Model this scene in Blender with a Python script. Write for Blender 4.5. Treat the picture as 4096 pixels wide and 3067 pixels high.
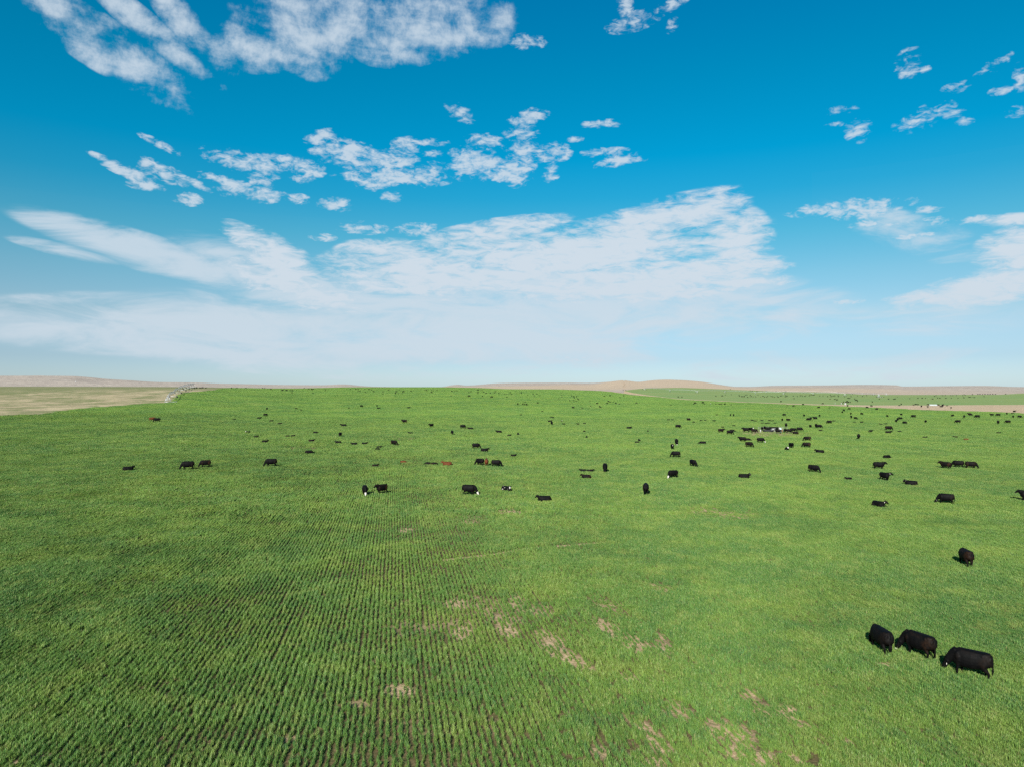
import bpy, bmesh, math, random
import numpy as np
from mathutils import Vector, Matrix

# ------------------------------------------------------------------ scene, camera, sky, sun, exposure
for o in list(bpy.data.objects):
    bpy.data.objects.remove(o, do_unlink=True)
scene = bpy.context.scene
C = scene.collection
random.seed(7)
rng = np.random.default_rng(7)

H = 14.0            # flying height of the camera above the near field
FPX = 2841.0        # focal length in pixels of the 4096 px wide photograph
HOR = 1545.0        # row of the true horizon
cam_d = bpy.data.cameras.new('camera')
cam_d.sensor_width = 36.0
cam_d.lens = 36.0 * FPX / 4096.0
cam_d.clip_start = 0.5
cam_d.clip_end = 30000.0
cam = bpy.data.objects.new('camera', cam_d)
C.objects.link(cam)
cam.location = (0, 0, H)
cam.rotation_euler = (math.radians(90) + math.atan((HOR - 1533.5) / FPX), 0, 0)
scene.camera = cam

SUN_EL = math.radians(29)
SHADOW_AZ = math.radians(17)     # shadows point this far to the right of straight ahead
sun_dir = Vector((-math.sin(SHADOW_AZ) * math.cos(SUN_EL), -math.cos(SHADOW_AZ) * math.cos(SUN_EL), math.sin(SUN_EL)))

scene.view_settings.view_transform = 'Standard'
scene.view_settings.look = 'None'
scene.view_settings.exposure = 1.0
scene.view_settings.gamma = 1.0
scene.view_settings.use_curve_mapping = False

sun_l = bpy.data.lights.new('sun', 'SUN')
sun_l.energy = 5.0
sun_l.angle = math.radians(0.55)
sun_l.color = (1.0, 0.95, 0.87)
sun = bpy.data.objects.new('sun', sun_l)
C.objects.link(sun)
sun.rotation_euler = sun_dir.to_track_quat('Z', 'Y').to_euler()

sc = scene.cycles
sc.max_bounces = 5
sc.diffuse_bounces = 2
sc.glossy_bounces = 2
sc.transmission_bounces = 3
sc.transparent_max_bounces = 4
sc.volume_bounces = 0
sc.use_denoising = False
sc.sample_clamp_indirect = 4.0


class NT:
    """small helper that writes node trees"""
    def __init__(self, tree):
        self.t = tree
        self.n = tree.nodes
        self.l = tree.links

    def add(self, kind, **kw):
        nd = self.n.new(kind)
        for k, v in kw.items():
            setattr(nd, k, v)
        return nd

    def put(self, sock, val):
        if hasattr(val, 'is_output') or isinstance(val, bpy.types.NodeSocket):
            self.l.new(val, sock)
        elif val is not None:
            if sock.type == 'RGBA' and len(val) == 3:
                val = (*val, 1)
            sock.default_value = val

    def math(self, op, a, b=None, c=None, clamp=False):
        nd = self.add('ShaderNodeMath', operation=op, use_clamp=clamp)
        self.put(nd.inputs[0], a)
        if b is not None: self.put(nd.inputs[1], b)
        if c is not None: self.put(nd.inputs[2], c)
        return nd.outputs[0]

    def vmath(self, op, a, b=None, scale=None):
        nd = self.add('ShaderNodeVectorMath', operation=op)
        self.put(nd.inputs[0], a)
        if b is not None: self.put(nd.inputs[1], b)
        if scale is not None: self.put(nd.inputs['Scale'], scale)
        return nd.outputs['Value'] if op in ('LENGTH', 'DOT_PRODUCT', 'DISTANCE') else nd.outputs[0]

    def noise(self, vec, scale, detail=4, rough=0.55, dist=0.0, dim='3D', lac=2.0):
        nd = self.add('ShaderNodeTexNoise', noise_dimensions=dim)
        if vec is not None: self.put(nd.inputs['Vector'], vec)
        nd.inputs['Scale'].default_value = scale
        nd.inputs['Detail'].default_value = detail
        nd.inputs['Roughness'].default_value = rough
        nd.inputs['Distortion'].default_value = dist
        nd.inputs['Lacunarity'].default_value = lac
        return nd.outputs[0]

    def rng(self, v, a, b, c=0.0, d=1.0, smooth=True):
        nd = self.add('ShaderNodeMapRange', interpolation_type='SMOOTHSTEP' if smooth else 'LINEAR')
        self.put(nd.inputs[0], v)
        for i, x in enumerate((a, b, c, d)):
            self.put(nd.inputs[i + 1], x)
        return nd.outputs[0]

    def mix(self, f, a, b, mode='MIX'):
        nd = self.add('ShaderNodeMix', data_type='RGBA', blend_type=mode)
        self.put(nd.inputs[0], f)
        self.put(nd.inputs[6], a)
        self.put(nd.inputs[7], b)
        return nd.outputs[2]

    def ramp(self, f, stops, interp='LINEAR'):
        nd = self.add('ShaderNodeValToRGB')
        nd.color_ramp.interpolation = interp
        e = nd.color_ramp.elements
        while len(e) < len(stops):
            e.new(0.5)
        for i, (p, c) in enumerate(stops):
            e[i].position = p
            e[i].color = (*c, 1) if len(c) == 3 else c
        self.put(nd.inputs[0], f)
        return nd.outputs[0]

    def mapping(self, vec, loc=(0, 0, 0), rot=(0, 0, 0), scl=(1, 1, 1), kind='POINT'):
        nd = self.add('ShaderNodeMapping', vector_type=kind)
        self.put(nd.inputs[0], vec)
        nd.inputs[1].default_value = loc
        nd.inputs[2].default_value = rot
        nd.inputs[3].default_value = scl
        return nd.outputs[0]


def azel(px, py):
    t = (px - 2048.0) / FPX
    v = (HOR - py) / FPX
    return math.atan(t), math.atan(v / math.sqrt(1 + t * t)), t, v


# ---- sky: a Nishita sky with the photograph's fair weather clouds laid out by compass direction and height
world = bpy.data.worlds.new('World')
scene.world = world
world.use_nodes = True
W = NT(world.node_tree)
W.n.clear()
tc = W.add('ShaderNodeTexCoord')
d = tc.outputs['Generated']
sep = W.add('ShaderNodeSeparateXYZ')
W.put(sep.inputs[0], d)
dx, dy, dz = sep.outputs
az = W.math('ARCTAN2', dx, dy)
el = W.math('ARCSINE', dz)
comb = W.add('ShaderNodeCombineXYZ')
W.put(comb.inputs[0], az)
W.put(comb.inputs[1], el)
ae = comb.outputs[0]

sky = W.add('ShaderNodeTexSky', sky_type='NISHITA')
sky.sun_disc = False
sky.sun_elevation = SUN_EL
sky.sun_rotation = math.radians(180) + SHADOW_AZ
sky.altitude = 900
sky.air_density = 1.0
sky.dust_density = 0.6
sky.ozone_density = 3.0

# deep blue overhead, pale at the horizon: the hue of this polarised, saturated sky
SKY_TINT = [(0.0, (0.69, 0.86, 1.14)), (0.044, (0.61, 0.73, 0.92)), (0.109, (0.76, 0.84, 0.83)), (0.174, (0.59, 0.92, 0.86)),
            (0.239, (0.31, 0.97, 0.91)), (0.302, (0.09, 0.97, 1.0)), (0.363, (0.004, 1.0, 1.09)), (0.479, (0.0, 1.0, 1.09)),
            (0.6, (0.0, 0.96, 1.15)), (1.0, (0.02, 0.9, 1.1))]
tint = W.ramp(W.math('DIVIDE', el, 0.85, clamp=True), SKY_TINT)
base_sky = W.mix(1.0, sky.outputs[0], tint, 'MULTIPLY')
cloud_tone = W.ramp(W.math('DIVIDE', el, 0.6, clamp=True),
                    [(0.0, (5.6, 6.4, 7.1)), (0.3, (5.9, 6.65, 7.4)), (0.8, (5.5, 6.4, 7.25)), (1.0, (5.4, 6.3, 7.2))])

zz = W.math('ADD', W.math('MAXIMUM', dz, 0.0), 0.09)
plane = W.add('ShaderNodeCombineXYZ')
W.put(plane.inputs[0], W.math('DIVIDE', dx, zz))
W.put(plane.inputs[1], W.math('DIVIDE', dy, zz))
P = plane.outputs[0]
comb1 = W.add('ShaderNodeCombineXYZ')
W.put(comb1.inputs[0], az); W.put(comb1.inputs[1], el); comb1.inputs[2].default_value = 1.0
AE1 = comb1.outputs[0]

TOP = [(330, 140, 190, 70, -28), (500, 230, 240, 75, -27), (600, 120, 230, 45, -30), (200, 40, 90, 35, -30), (760, 110, 150, 55, -38),
       (880, 205, 75, 60, -30), (1010, 190, 130, 70), (1180, 90, 170, 110), (1250, 190, 110, 90), (1370, 70, 150, 110, 20),
       (1530, 190, 90, 55), (1720, 80, 170, 110), (1620, 225, 80, 28), (1880, 130, 150, 65, 12), (1990, 80, 90, 50, 30)]
PUFF = [(2500, 20, 22, 45), (2535, 85, 70, 26, 8), (2690, 15, 75, 18, 20), (2690, 100, 20, 18, 40), (2110, 165, 50, 22), (640, 578, 60, 11, -20), (400, 630, 40, 10, -20), (500, 682, 90, 18, -20), (650, 690, 75, 28, -15), (765, 724, 70, 12, -20),
        (590, 745, 60, 12), (930, 640, 80, 30, -10), (1030, 665, 65, 30, -10), (1035, 722, 42, 25, -30), (940, 752, 100, 25, -12),
        (1020, 780, 100, 18), (750, 797, 42, 18), (1110, 628, 40, 14), (1215, 672, 58, 28), (1200, 713, 32, 14), (1285, 548, 48, 20, 15),
        (1262, 607, 26, 14), (1385, 592, 65, 30), (1425, 632, 110, 38, -5), (1560, 652, 110, 36), (1650, 692, 115, 36), (1480, 702, 95, 30),
        (1480, 738, 48, 18), (1630, 583, 42, 24), (1705, 570, 60, 12), (1720, 612, 32, 12), (1565, 787, 30, 16), (1345, 820, 48, 20),
        (1190, 798, 36, 15), (1840, 450, 44, 22, -20), (1890, 620, 60, 28), (1960, 672, 115, 33, 5), (2020, 692, 80, 26), (1940, 560, 55, 18),
        (2085, 540, 48, 32), (2100, 600, 62, 40), (2195, 610, 58, 28), (2200, 688, 26, 26), (2070, 697, 46, 34), (2112, 470, 58, 22, 15),
        (2420, 495, 52, 12), (2345, 498, 22, 8), (2298, 556, 24, 9), (2390, 610, 42, 12), (2480, 640, 80, 18, 5), (2465, 606, 36, 12),
        (3640, 250, 42, 40, 35, .72), (3975, 262, 55, 20, 25, .72), (3835, 347, 44, 16, 0, .72), (3750, 430, 52, 18, 0, .72), (3800, 458, 44, 14, 0, .72), (3660, 498, 58, 26, 0, .72),
        (3860, 487, 27, 15, 0, .72), (4010, 360, 36, 14, 0, .72), (4085, 310, 22, 45, 0, .72), (4075, 445, 38, 18, 0, .72), (3363, 440, 52, 13, 0, .72), (3330, 500, 32, 9, 0, .72),
        (3435, 520, 38, 36, 0, .75), (3705, 277, 16, 12, 0, .72), (3400, 830, 160, 24), (3480, 850, 90, 24), (3490, 892, 70, 13), (3580, 890, 80, 13),
        (3700, 840, 50, 10), (3745, 885, 45, 12), (1450, 912, 70, 17), (1680, 920, 70, 18), (1290, 950, 36, 11), (3395, 1209, 65, 9),
        (2335, 1440, 100, 13), (3900, 880, 60, 12), (3660, 945, 60, 8, 0, .8)]
BANK = [(2250, 1040, 600, 120, 6), (2600, 880, 300, 60, 12), (2800, 850, 160, 60, 10), (2930, 960, 130, 110), (2880, 1080, 220, 60),
        (2990, 1128, 150, 24), (2450, 1150, 520, 70), (1750, 1110, 430, 100), (2000, 925, 240, 42, 8), (1560, 1010, 170, 45),
        (1010, 975, 120, 45, -30), (1130, 1060, 190, 75, -30), (3950, 1155, 300, 60, 9), (4100, 1010, 170, 110),
        (4060, 880, 110, 26), (3780, 1190, 200, 26), (1180, 1150, 260, 80, -15)]
VEIL = [(270, 1005, 170, 20, -9, .75), (680, 1040, 420, 55, -14), (1100, 1130, 300, 90, -18), (850, 1310, 650, 90), (1700, 1330, 900, 130), (2300, 1250, 700, 120),
        (2250, 1360, 240, 60), (1000, 1420, 500, 50, -6), (3700, 950, 330, 60, -25, .5), (3500, 1290, 500, 60, 0, .3), (3300, 1460, 700, 50, 0, .5),
        (130, 1300, 200, 30, -20, .45), (1900, 1180, 700, 90)]


def blob_data(items, spread):
    out = []
    for it in items:
        px, py, a, b = it[:4]
        rot = math.radians(it[4] if len(it) > 4 else 0)
        amp = it[5] if len(it) > 5 else 1.0
        A, E, t, v = azel(px, py)
        a = a / FPX / (1 + t * t) * spread; b = b / FPX / math.sqrt(1 + t * t) / (1 + v * v) * spread
        c, s_ = math.cos(rot), math.sin(rot)
        ex = math.hypot(a * c, b * s_); ey = math.hypot(a * s_, b * c)
        out.append((A, E, ex, ey, (c / a, s_ / a, -(A * c + E * s_) / a), (-s_ / b, c / b, (A * s_ - E * c) / b), amp))
    return out


def blob_field(data, tile):
    """soft cover of all the clouds that reach into one tile of sky"""
    a0, a1, b0, b1 = tile
    acc = None
    for A, E, ex, ey, u, w, amp in data:
        if A + ex < a0 or A - ex > a1 or E + ey < b0 or E - ey > b1:
            continue
        src = AE1
        if acc is not None:      # evaluated one after the other, which keeps the shader small
            nd = W.add('ShaderNodeVectorMath', operation='MULTIPLY_ADD')
            W.put(nd.inputs[0], acc); nd.inputs[1].default_value = (1e-9, 1e-9, 0); W.put(nd.inputs[2], AE1)
            src = nd.outputs[0]
        p = W.vmath('DOT_PRODUCT', src, u); q = W.vmath('DOT_PRODUCT', src, w)
        r2 = W.math('MULTIPLY_ADD', q, q, W.math('MULTIPLY', p, p))
        g = W.math('MULTIPLY_ADD', r2, -amp, amp)
        acc = W.math('MAXIMUM', 0.0 if acc is None else acc, g)
    return acc


def dens(mask, noise, amp, lo, hi, gain):
    v = W.math('ADD', mask, W.math('MULTIPLY', W.math('SUBTRACT', noise, 0.5), amp))
    v = W.math('MULTIPLY', v, W.rng(mask, 0.0, 0.25))
    return W.rng(v, lo, hi, 0.0, gain)


D_TOP = blob_data(TOP, 1.72)
D_PUFF = blob_data(PUFF, 1.9)
D_BANK = blob_data(BANK, 1.45)
D_VEIL = blob_data(VEIL, 1.6)


def background(cover):
    final = base_sky if cover is None else W.mix(W.math('MULTIPLY', cover, W.rng(dz, -0.02, 0.0)), base_sky, cloud_tone)
    bg = W.add('ShaderNodeBackground')
    W.put(bg.inputs[0], final)
    bg.inputs[1].default_value = 0.055
    return bg.outputs[0]


def in_group(fn):
    """write one tile as a node group of its own"""
    def run(*args):
        global W, AE1, base_sky, cloud_tone, dz
        keep = (W, AE1, base_sky, cloud_tone, dz)
        g = bpy.data.node_groups.new('sky_tile', 'ShaderNodeTree')
        for nm, kd in (('direction', 'NodeSocketVector'), ('sky', 'NodeSocketColor'), ('cloud', 'NodeSocketColor'), ('up', 'NodeSocketFloat')):
            g.interface.new_socket(nm, in_out='INPUT', socket_type=kd)
        g.interface.new_socket('shader', in_out='OUTPUT', socket_type='NodeSocketShader')
        W = NT(g)
        gi = W.add('NodeGroupInput'); go = W.add('NodeGroupOutput')
        AE1, base_sky, cloud_tone, dz = gi.outputs[:4]
        W.l.new(fn(*args), go.inputs[0])
        W, AE1, base_sky, cloud_tone, dz = keep
        nd = W.add('ShaderNodeGroup'); nd.node_tree = g
        for sock, src in zip(nd.inputs, (AE1, base_sky, cloud_tone, dz)):
            W.l.new(src, sock)
        return nd.outputs[0]
    return run


@in_group
def tile_shader(tile):
    parts = []
    m = blob_field(D_TOP, tile)
    if m is not None:
        st = W.mapping(AE1, rot=(0, 0, math.radians(30)), scl=(9, 34, 1))
        n = W.math('ADD', W.math('MULTIPLY', W.noise(st, 1.0, 5, 0.6, 0.2), 0.35), W.math('MULTIPLY', W.noise(AE1, 21, 8, 0.68, 0.15), 0.65))
        parts.append(dens(m, n, 4.8, 0.22, 1.5, 0.86))
    m = blob_field(D_PUFF, tile)
    if m is not None:
        mp = W.mapping(AE1, rot=(0, 0, math.radians(8)), scl=(30, 62, 1))
        n = W.math('ADD', W.math('MULTIPLY', W.noise(mp, 1.0, 4, 0.6, 0.6), 0.55), W.math('MULTIPLY', W.noise(mp, 2.7, 6, 0.62, 0.6), 0.45))
        parts.append(dens(m, n, 5.4, 0.28, 1.4, 0.84))
    m = blob_field(D_BANK, tile)
    if m is not None:
        r1 = W.noise(W.mapping(AE1, rot=(0, 0, math.radians(-6)), scl=(30, 105, 1)), 1.0, 7, 0.7, 0.5)
        r2 = W.noise(W.mapping(AE1, rot=(0, 0, math.radians(8)), scl=(9, 26, 1)), 1.0, 4, 0.6, 0.3)
        parts.append(dens(m, W.math('ADD', W.math('MULTIPLY', r1, 0.6), W.math('MULTIPLY', r2, 0.4)), 4.0, 0.0, 1.05, 0.95))
    m = blob_field(D_VEIL, tile)
    if m is not None:
        n = W.noise(W.mapping(AE1, rot=(0, 0, math.radians(12)), scl=(7, 26, 1)), 1.0, 7, 0.62, 0.6)
        parts.append(dens(m, n, 3.4, -0.05, 1.15, 0.80))
    if not parts:
        return background(None)
    cov = parts[0]
    for p_ in parts[1:]:
        cov = W.math('MAXIMUM', cov, p_)
    return background(cov)


def outer_sky():
    low = W.noise(P, 0.55, 3, 0.5)
    n = W.noise(P, 3.0, 6, 0.64, 0.4)
    edge_ = W.math('MAXIMUM', W.rng(W.math('ABSOLUTE', az), 0.70, 0.95), W.rng(el, 0.54, 0.75))
    return background(dens(W.math('MULTIPLY', edge_, W.rng(low, 0.46, 0.72)), n, 2.6, 0.35, 1.1, 0.8))


def choose(test, yes, no):
    nd = W.add('ShaderNodeMixShader')
    W.put(nd.inputs[0], test); W.l.new(no, nd.inputs[1]); W.l.new(yes, nd.inputs[2])
    return nd.outputs[0]


def split(tiles_a, tiles_e):
    """binary tree over tiles of sky so that only one tile is worked out per direction"""
    if len(tiles_a) > 2:
        k_ = len(tiles_a) // 2
        return choose(W.math('GREATER_THAN', az, tiles_a[k_]), split(tiles_a[k_:], tiles_e), split(tiles_a[:k_ + 1], tiles_e))
    if len(tiles_e) > 2:
        k_ = len(tiles_e) // 2
        return choose(W.math('GREATER_THAN', el, tiles_e[k_]), split(tiles_a, tiles_e[k_:]), split(tiles_a, tiles_e[:k_ + 1]))
    return tile_shader((tiles_a[0], tiles_a[1], tiles_e[0], tiles_e[1]))


front = split([-0.72, -0.36, -0.16, 0.0, 0.18, 0.40, 0.72], [-0.05, 0.155, 0.225, 0.27, 0.315, 0.39, 0.54])
inside = W.math('MULTIPLY', W.math('MULTIPLY', W.math('LESS_THAN', W.math('ABSOLUTE', az), 0.72), W.math('LESS_THAN', el, 0.54)),
                W.math('GREATER_THAN', el, -0.05))
wo = W.add('ShaderNodeOutputWorld')
W.l.new(choose(inside, front, outer_sky()), wo.inputs[0])
world.cycles.sampling_method = 'MANUAL'
world.cycles.sample_map_resolution = 512


# ------------------------------------------------------------------ terrain
def pchip(xk, yk, x):
    """monotone cubic interpolation, yk may have several columns"""
    xk = np.asarray(xk, float); yk = np.asarray(yk, float)
    x = np.clip(np.asarray(x, float), xk[0], xk[-1])
    h = np.diff(xk)
    sh = (len(h),) + (1,) * (yk.ndim - 1)
    hh = h.reshape(sh)
    dl = np.diff(yk, axis=0) / hh
    m = np.zeros_like(yk)
    w1 = 2 * hh[1:] + hh[:-1]; w2 = hh[1:] + 2 * hh[:-1]
    same = dl[:-1] * dl[1:] > 0
    with np.errstate(divide='ignore', invalid='ignore'):
        mm = (w1 + w2) / (w1 / dl[:-1] + w2 / dl[1:])
    m[1:-1] = np.where(same, mm, 0)
    m[0] = dl[0] * 0.0; m[-1] = dl[-1]
    i = np.clip(np.searchsorted(xk, x, side='right') - 1, 0, len(h) - 1)
    s = (x - xk[i]) / h[i]
    sx = s.reshape(s.shape + (1,) * (yk.ndim - 1))
    hx = h[i].reshape(sx.shape)
    return ((1 + 2 * sx) * (1 - sx) ** 2 * yk[i] + sx * (1 - sx) ** 2 * hx * m[i]
            + sx ** 2 * (3 - 2 * sx) * yk[i + 1] + sx ** 2 * (sx - 1) * hx * m[i + 1])


def p2a(px):
    return np.degrees(np.arctan((np.asarray(px, float) - 2048.0) / FPX))


DK = [0, 150, 250, 350, 450, 550, 700, 850, 1000, 1300, 1500]
ZT = [(-900, [0, .3, 1, 2.5, 5, 8, 11, 12.5, 13.4, 13.3, 12]),
      (0, [0, .2, 1, 3, 6, 9, 12, 13.3, 13.8, 13.5, 12]),
      (700, [0, .3, 1.2, 3, 7, 10.4, 12.5, 13.0, 13.1, 12.3, 11]),
      (1100, [0, 0, .2, .8, 3, 6.2, 9.3, 10.5, 11.2, 10.0, 8]),
      (1400, [0, 0, 0, .4, 2.2, 5, 8.2, 9.6, 10.4, 12.0, 12.4]),
      (1750, [0, 0, 0, .4, 2.2, 5, 8.1, 9.7, 10.6, 12.3, 12.6]),
      (1900, [0, 0, 0, .3, 2, 4.8, 7.8, 9.4, 10.5, 11.4, 10.5]),
      (2050, [0, 0, 0, .2, 1.5, 4, 6.8, 8.6, 9.8, 9.0, 8]),
      (2200, [0, 0, 0, .1, 1, 3, 6, 8.3, 9.7, 9, 8]),
      (2350, [0, 0, 0, 0, .5, 1.8, 4, 6.2, 8, 7.2, 7]),
      (2500, [0, 0, 0, 0, .1, .6, 1.8, 3.6, 5.5, 8.2, 9.5]),
      (2700, [0, 0, 0, 0, 0, .1, .6, 1.8, 3.5, 7.2, 10.6]),
      (2850, [0, 0, 0, 0, 0, 0, .2, .8, 2, 5, 8]),
      (3000, [0, 0, 0, 0, 0, 0, 0, .2, .8, 2.6, 5]),
      (3300, [0, 0, 0, 0, 0, 0, 0, 0, .2, 1, 2.2]),
      (3500, [0, 0, 0, 0, 0, 0, 0, -.1, -.4, -.9, -1.0]),
      (4100, [0, 0, 0, 0, 0, 0, 0, 0, -.2, -.2, .6]),
      (5400, [0, 0, 0, 0, 0, .2, .5, 1, 1.5, 2, 2.5])]
AK = np.concatenate([[-180, -110], p2a([r[0] for r in ZT]), [110, 180]])
ZR = np.array([[0, .2, .5, 1, 2, 3, 4, 5, 6, 7, 7]] * 2 + [r[1] for r in ZT] + [[0, .2, .5, 1, 2, 3, 4, 5, 6, 7, 7]] * 2)
# far skyline: (pixel column, pixel row, distance)
SKYL = [(-900, 1512, 4500), (-300, 1506, 4500), (0, 1503, 4500), (150, 1503, 4500), (290, 1504, 4500), (350, 1508, 4500), (420, 1515, 4500), (520, 1521, 4500),
        (640, 1528, 4500), (800, 1530, 4700), (860, 1533, 4800), (1000, 1536, 5000), (1150, 1539, 5200), (1290, 1540, 5500), (1370, 1536.5, 5500), (1450, 1543, 5500),
        (1560, 1550, 5500), (1750, 1551, 5500), (1800, 1541, 5200), (1830, 1538, 5200), (1865, 1541, 5000), (2000, 1532, 4600), (2100, 1530.5, 4400), (2250, 1530, 4000), (2370, 1531, 3400),
        (2430, 1527, 2700), (2490, 1521, 2500), (2555, 1527, 2500), (2600, 1522, 2500), (2660, 1518.5, 2500), (2720, 1520, 2500), (2800, 1526, 2500), (2880, 1538, 2600),
        (2950, 1546, 2800), (3000, 1546, 3000), (3100, 1542, 3100), (3300, 1540.5, 3200), (3450, 1538.5, 3200), (3585, 1540, 3200), (3610, 1545, 3200), (3800, 1543.5, 3200), (3930, 1542.5, 3200),
        (4096, 1547, 3200), (4400, 1540, 3200), (5000, 1536, 3400)]
SA = np.concatenate([[-180, -120, -80], p2a([s[0] for s in SKYL]), [80, 120, 180]])
SZ = [H + (HOR - s[1]) * s[2] / FPX for s in SKYL]
SZ = np.array([40, 55, 60] + SZ + [30, 45, 40])
SD = np.array([4500, 4500, 4500] + [s[2] for s in SKYL] + [3600, 4200, 4500], float)


def vnoise(x, y, seed=0):
    """smooth value noise, numpy"""
    xi = np.floor(x).astype(np.int64); yi = np.floor(y).astype(np.int64)
    fx = x - xi; fy = y - yi
    fx = fx * fx * (3 - 2 * fx); fy = fy * fy * (3 - 2 * fy)

    def hsh(a, b):
        n = (a * 374761393 + b * 668265263 + seed * 974634777) & 0x7fffffff
        n = ((n ^ (n >> 13)) * 1274126177) & 0x7fffffff
        return ((n ^ (n >> 16)) & 0xffff) / 65535.0
    a = hsh(xi, yi); b = hsh(xi + 1, yi); c = hsh(xi, yi + 1); dd = hsh(xi + 1, yi + 1)
    return (a * (1 - fx) + b * fx) * (1 - fy) + (c * (1 - fx) + dd * fx) * fy


def fbm(x, y, oct=4, seed=0):
    s = 0; a = 0.5; tot = 0
    for k in range(oct):
        s = s + a * vnoise(x * 2 ** k, y * 2 ** k, seed + k)
        tot += a; a *= 0.5
    return s / tot


ANG = np.arange(-180, 180.01, 0.1)
DG = np.linspace(0, 1500, 601)
_t1 = pchip(AK, ZR, ANG)                      # angle rows x distance knots
ZGRID = pchip(DK, _t1.T, DG).T                # angle x distance
SKZ = pchip(SA, SZ, ANG)
SKD = pchip(SA, SD, ANG)


def lerp_grid(a, D):
    fa = (a + 180) / 0.1; ia = np.clip(fa.astype(int), 0, len(ANG) - 2); ta = fa - ia
    fd = np.clip(D, 0, 1499.9) / 2.5; i = fd.astype(int); td = fd - i
    g = ZGRID
    return ((g[ia, i] * (1 - td) + g[ia, i + 1] * td) * (1 - ta) + (g[ia + 1, i] * (1 - td) + g[ia + 1, i + 1] * td) * ta)


def ground_z(X, Y):
    X = np.asarray(X, float); Y = np.asarray(Y, float)
    a = np.degrees(np.arctan2(X, Y)); r = np.hypot(X, Y)
    D = r * np.cos(np.radians(np.clip(np.abs(a), 0, 40)))
    z = lerp_grid(a, D)
    z = z + 0.14 * np.clip(D / 120, 0, 1) * (fbm(X / 38 + 50, Y / 38 + 9, 2, 3) - 0.5) * 2
    zs = np.interp(a, ANG, SKZ); ds = np.interp(a, ANG, SKD)
    u = (D - 1500) / np.maximum(ds - 1500, 200)
    up = np.clip(u, 0, 1)
    rise = up * up * (3 - 2 * up) * 0.45 + 0.55 * up ** 1.3
    lump = (fbm(X / 420 + 7, Y / 420 + 3, 4, 11) - 0.5) * 2
    lump2 = (fbm(X / 110 + 7, Y / 110 + 3, 3, 17) - 0.5) * 2
    hill = z + (zs - z) * rise + (np.abs(zs - z) * 0.20 + 2.0) * lump * np.sin(np.pi * up) + 1.5 * lump2 * np.sin(np.pi * up)
    over = np.clip(u - 1, 0, 3)
    hill = hill - over * 30
    return np.where(D > 1500, hill, z)


def hit(px, py, dmax=6000):
    """ground point seen at a pixel of the photograph"""
    t = (px - 2048.0) / FPX; k = (py - HOR) / FPX
    Y = np.concatenate([np.arange(12, 400, 0.5), np.arange(400, 1500, 1.5), np.arange(1500, dmax, 5)])
    gap = (H - k * Y) - ground_z(t * Y, Y)
    idx = np.nonzero(gap <= 0)[0]
    if len(idx) == 0:
        i = int(np.argmin(gap))
        return t * Y[i], Y[i], float(ground_z(t * Y[i], Y[i]))
    i = max(idx[0], 1)
    f = gap[i - 1] / max(gap[i - 1] - gap[i], 1e-9)
    y = Y[i - 1] + f * (Y[i] - Y[i - 1])
    return t * y, y, float(ground_z(t * y, y))


def edge(pts, fixed=()):
    """field boundary: distance as a function of compass angle, from pixels of the photograph"""
    A = []; D = []
    for px, py in pts:
        x, y, z = hit(px, py)
        A.append(float(p2a(px))); D.append(y)
    for px, dd in fixed:
        A.append(float(p2a(px))); D.append(dd)
    o = np.argsort(A)
    return np.array(A)[o], np.array(D)[o]


E1 = edge([(-900, 1705), (-400, 1680), (0, 1661), (160, 1655), (330, 1632), (520, 1617), (640, 1610.5), (676, 1609), (694, 1600), (704, 1588), (716, 1577),
           (742, 1569), (800, 1566.5), (860, 1560)] +
          [(2400, 1562.5), (2440, 1566), (2473, 1570.5), (2522, 1577.5), (2622, 1586), (2700, 1595), (2850, 1602.5), (3000, 1610), (3150, 1616), (3300, 1621), (3500, 1629),
           (3700, 1639), (3900, 1643.5), (4096, 1651), (4700, 1668)],
          [(905, 820), (960, 1180), (1100, 1300), (1250, 1450), (1500, 1500), (1750, 1500), (1900, 1400), (2050, 1250), (2330, 1180)])
E2 = edge([(2400, 1562), (2440, 1564.5), (2473, 1568.5), (2522, 1574), (2570, 1577.5), (2620, 1583.5), (2700, 1593), (2850, 1600.8), (3000, 1608), (3150, 1613), (3300, 1617),
           (3400, 1618.5), (3500, 1620), (3700, 1620), (3800, 1619.5), (4096, 1618), (4700, 1622)])
E3 = edge([(2496, 1562), (2512, 1566), (2532, 1571), (2556, 1574.5), (2580, 1578.5), (2610, 1582.5)])
E4 = edge([(2494, 1562), (2517, 1558.5), (2560, 1554.5), (2610, 1551.8), (2700, 1550.3), (2800, 1552.8), (2900, 1556.5), (3000, 1560.5), (3100, 1565.5), (3300, 1568.5), (3400, 1574),
           (3450, 1577), (3600, 1578.3), (3800, 1578), (4000, 1577.5), (4070, 1573.5), (4110, 1571.5), (4700, 1570)])

COLS = np.concatenate([np.arange(-180, -44, 2.0), np.arange(-44, 44, 0.11), np.arange(44, 180.01, 2.0)])


def ef(E, A, lo=None):
    v = np.interp(A, E[0], E[1])
    return v


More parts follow.
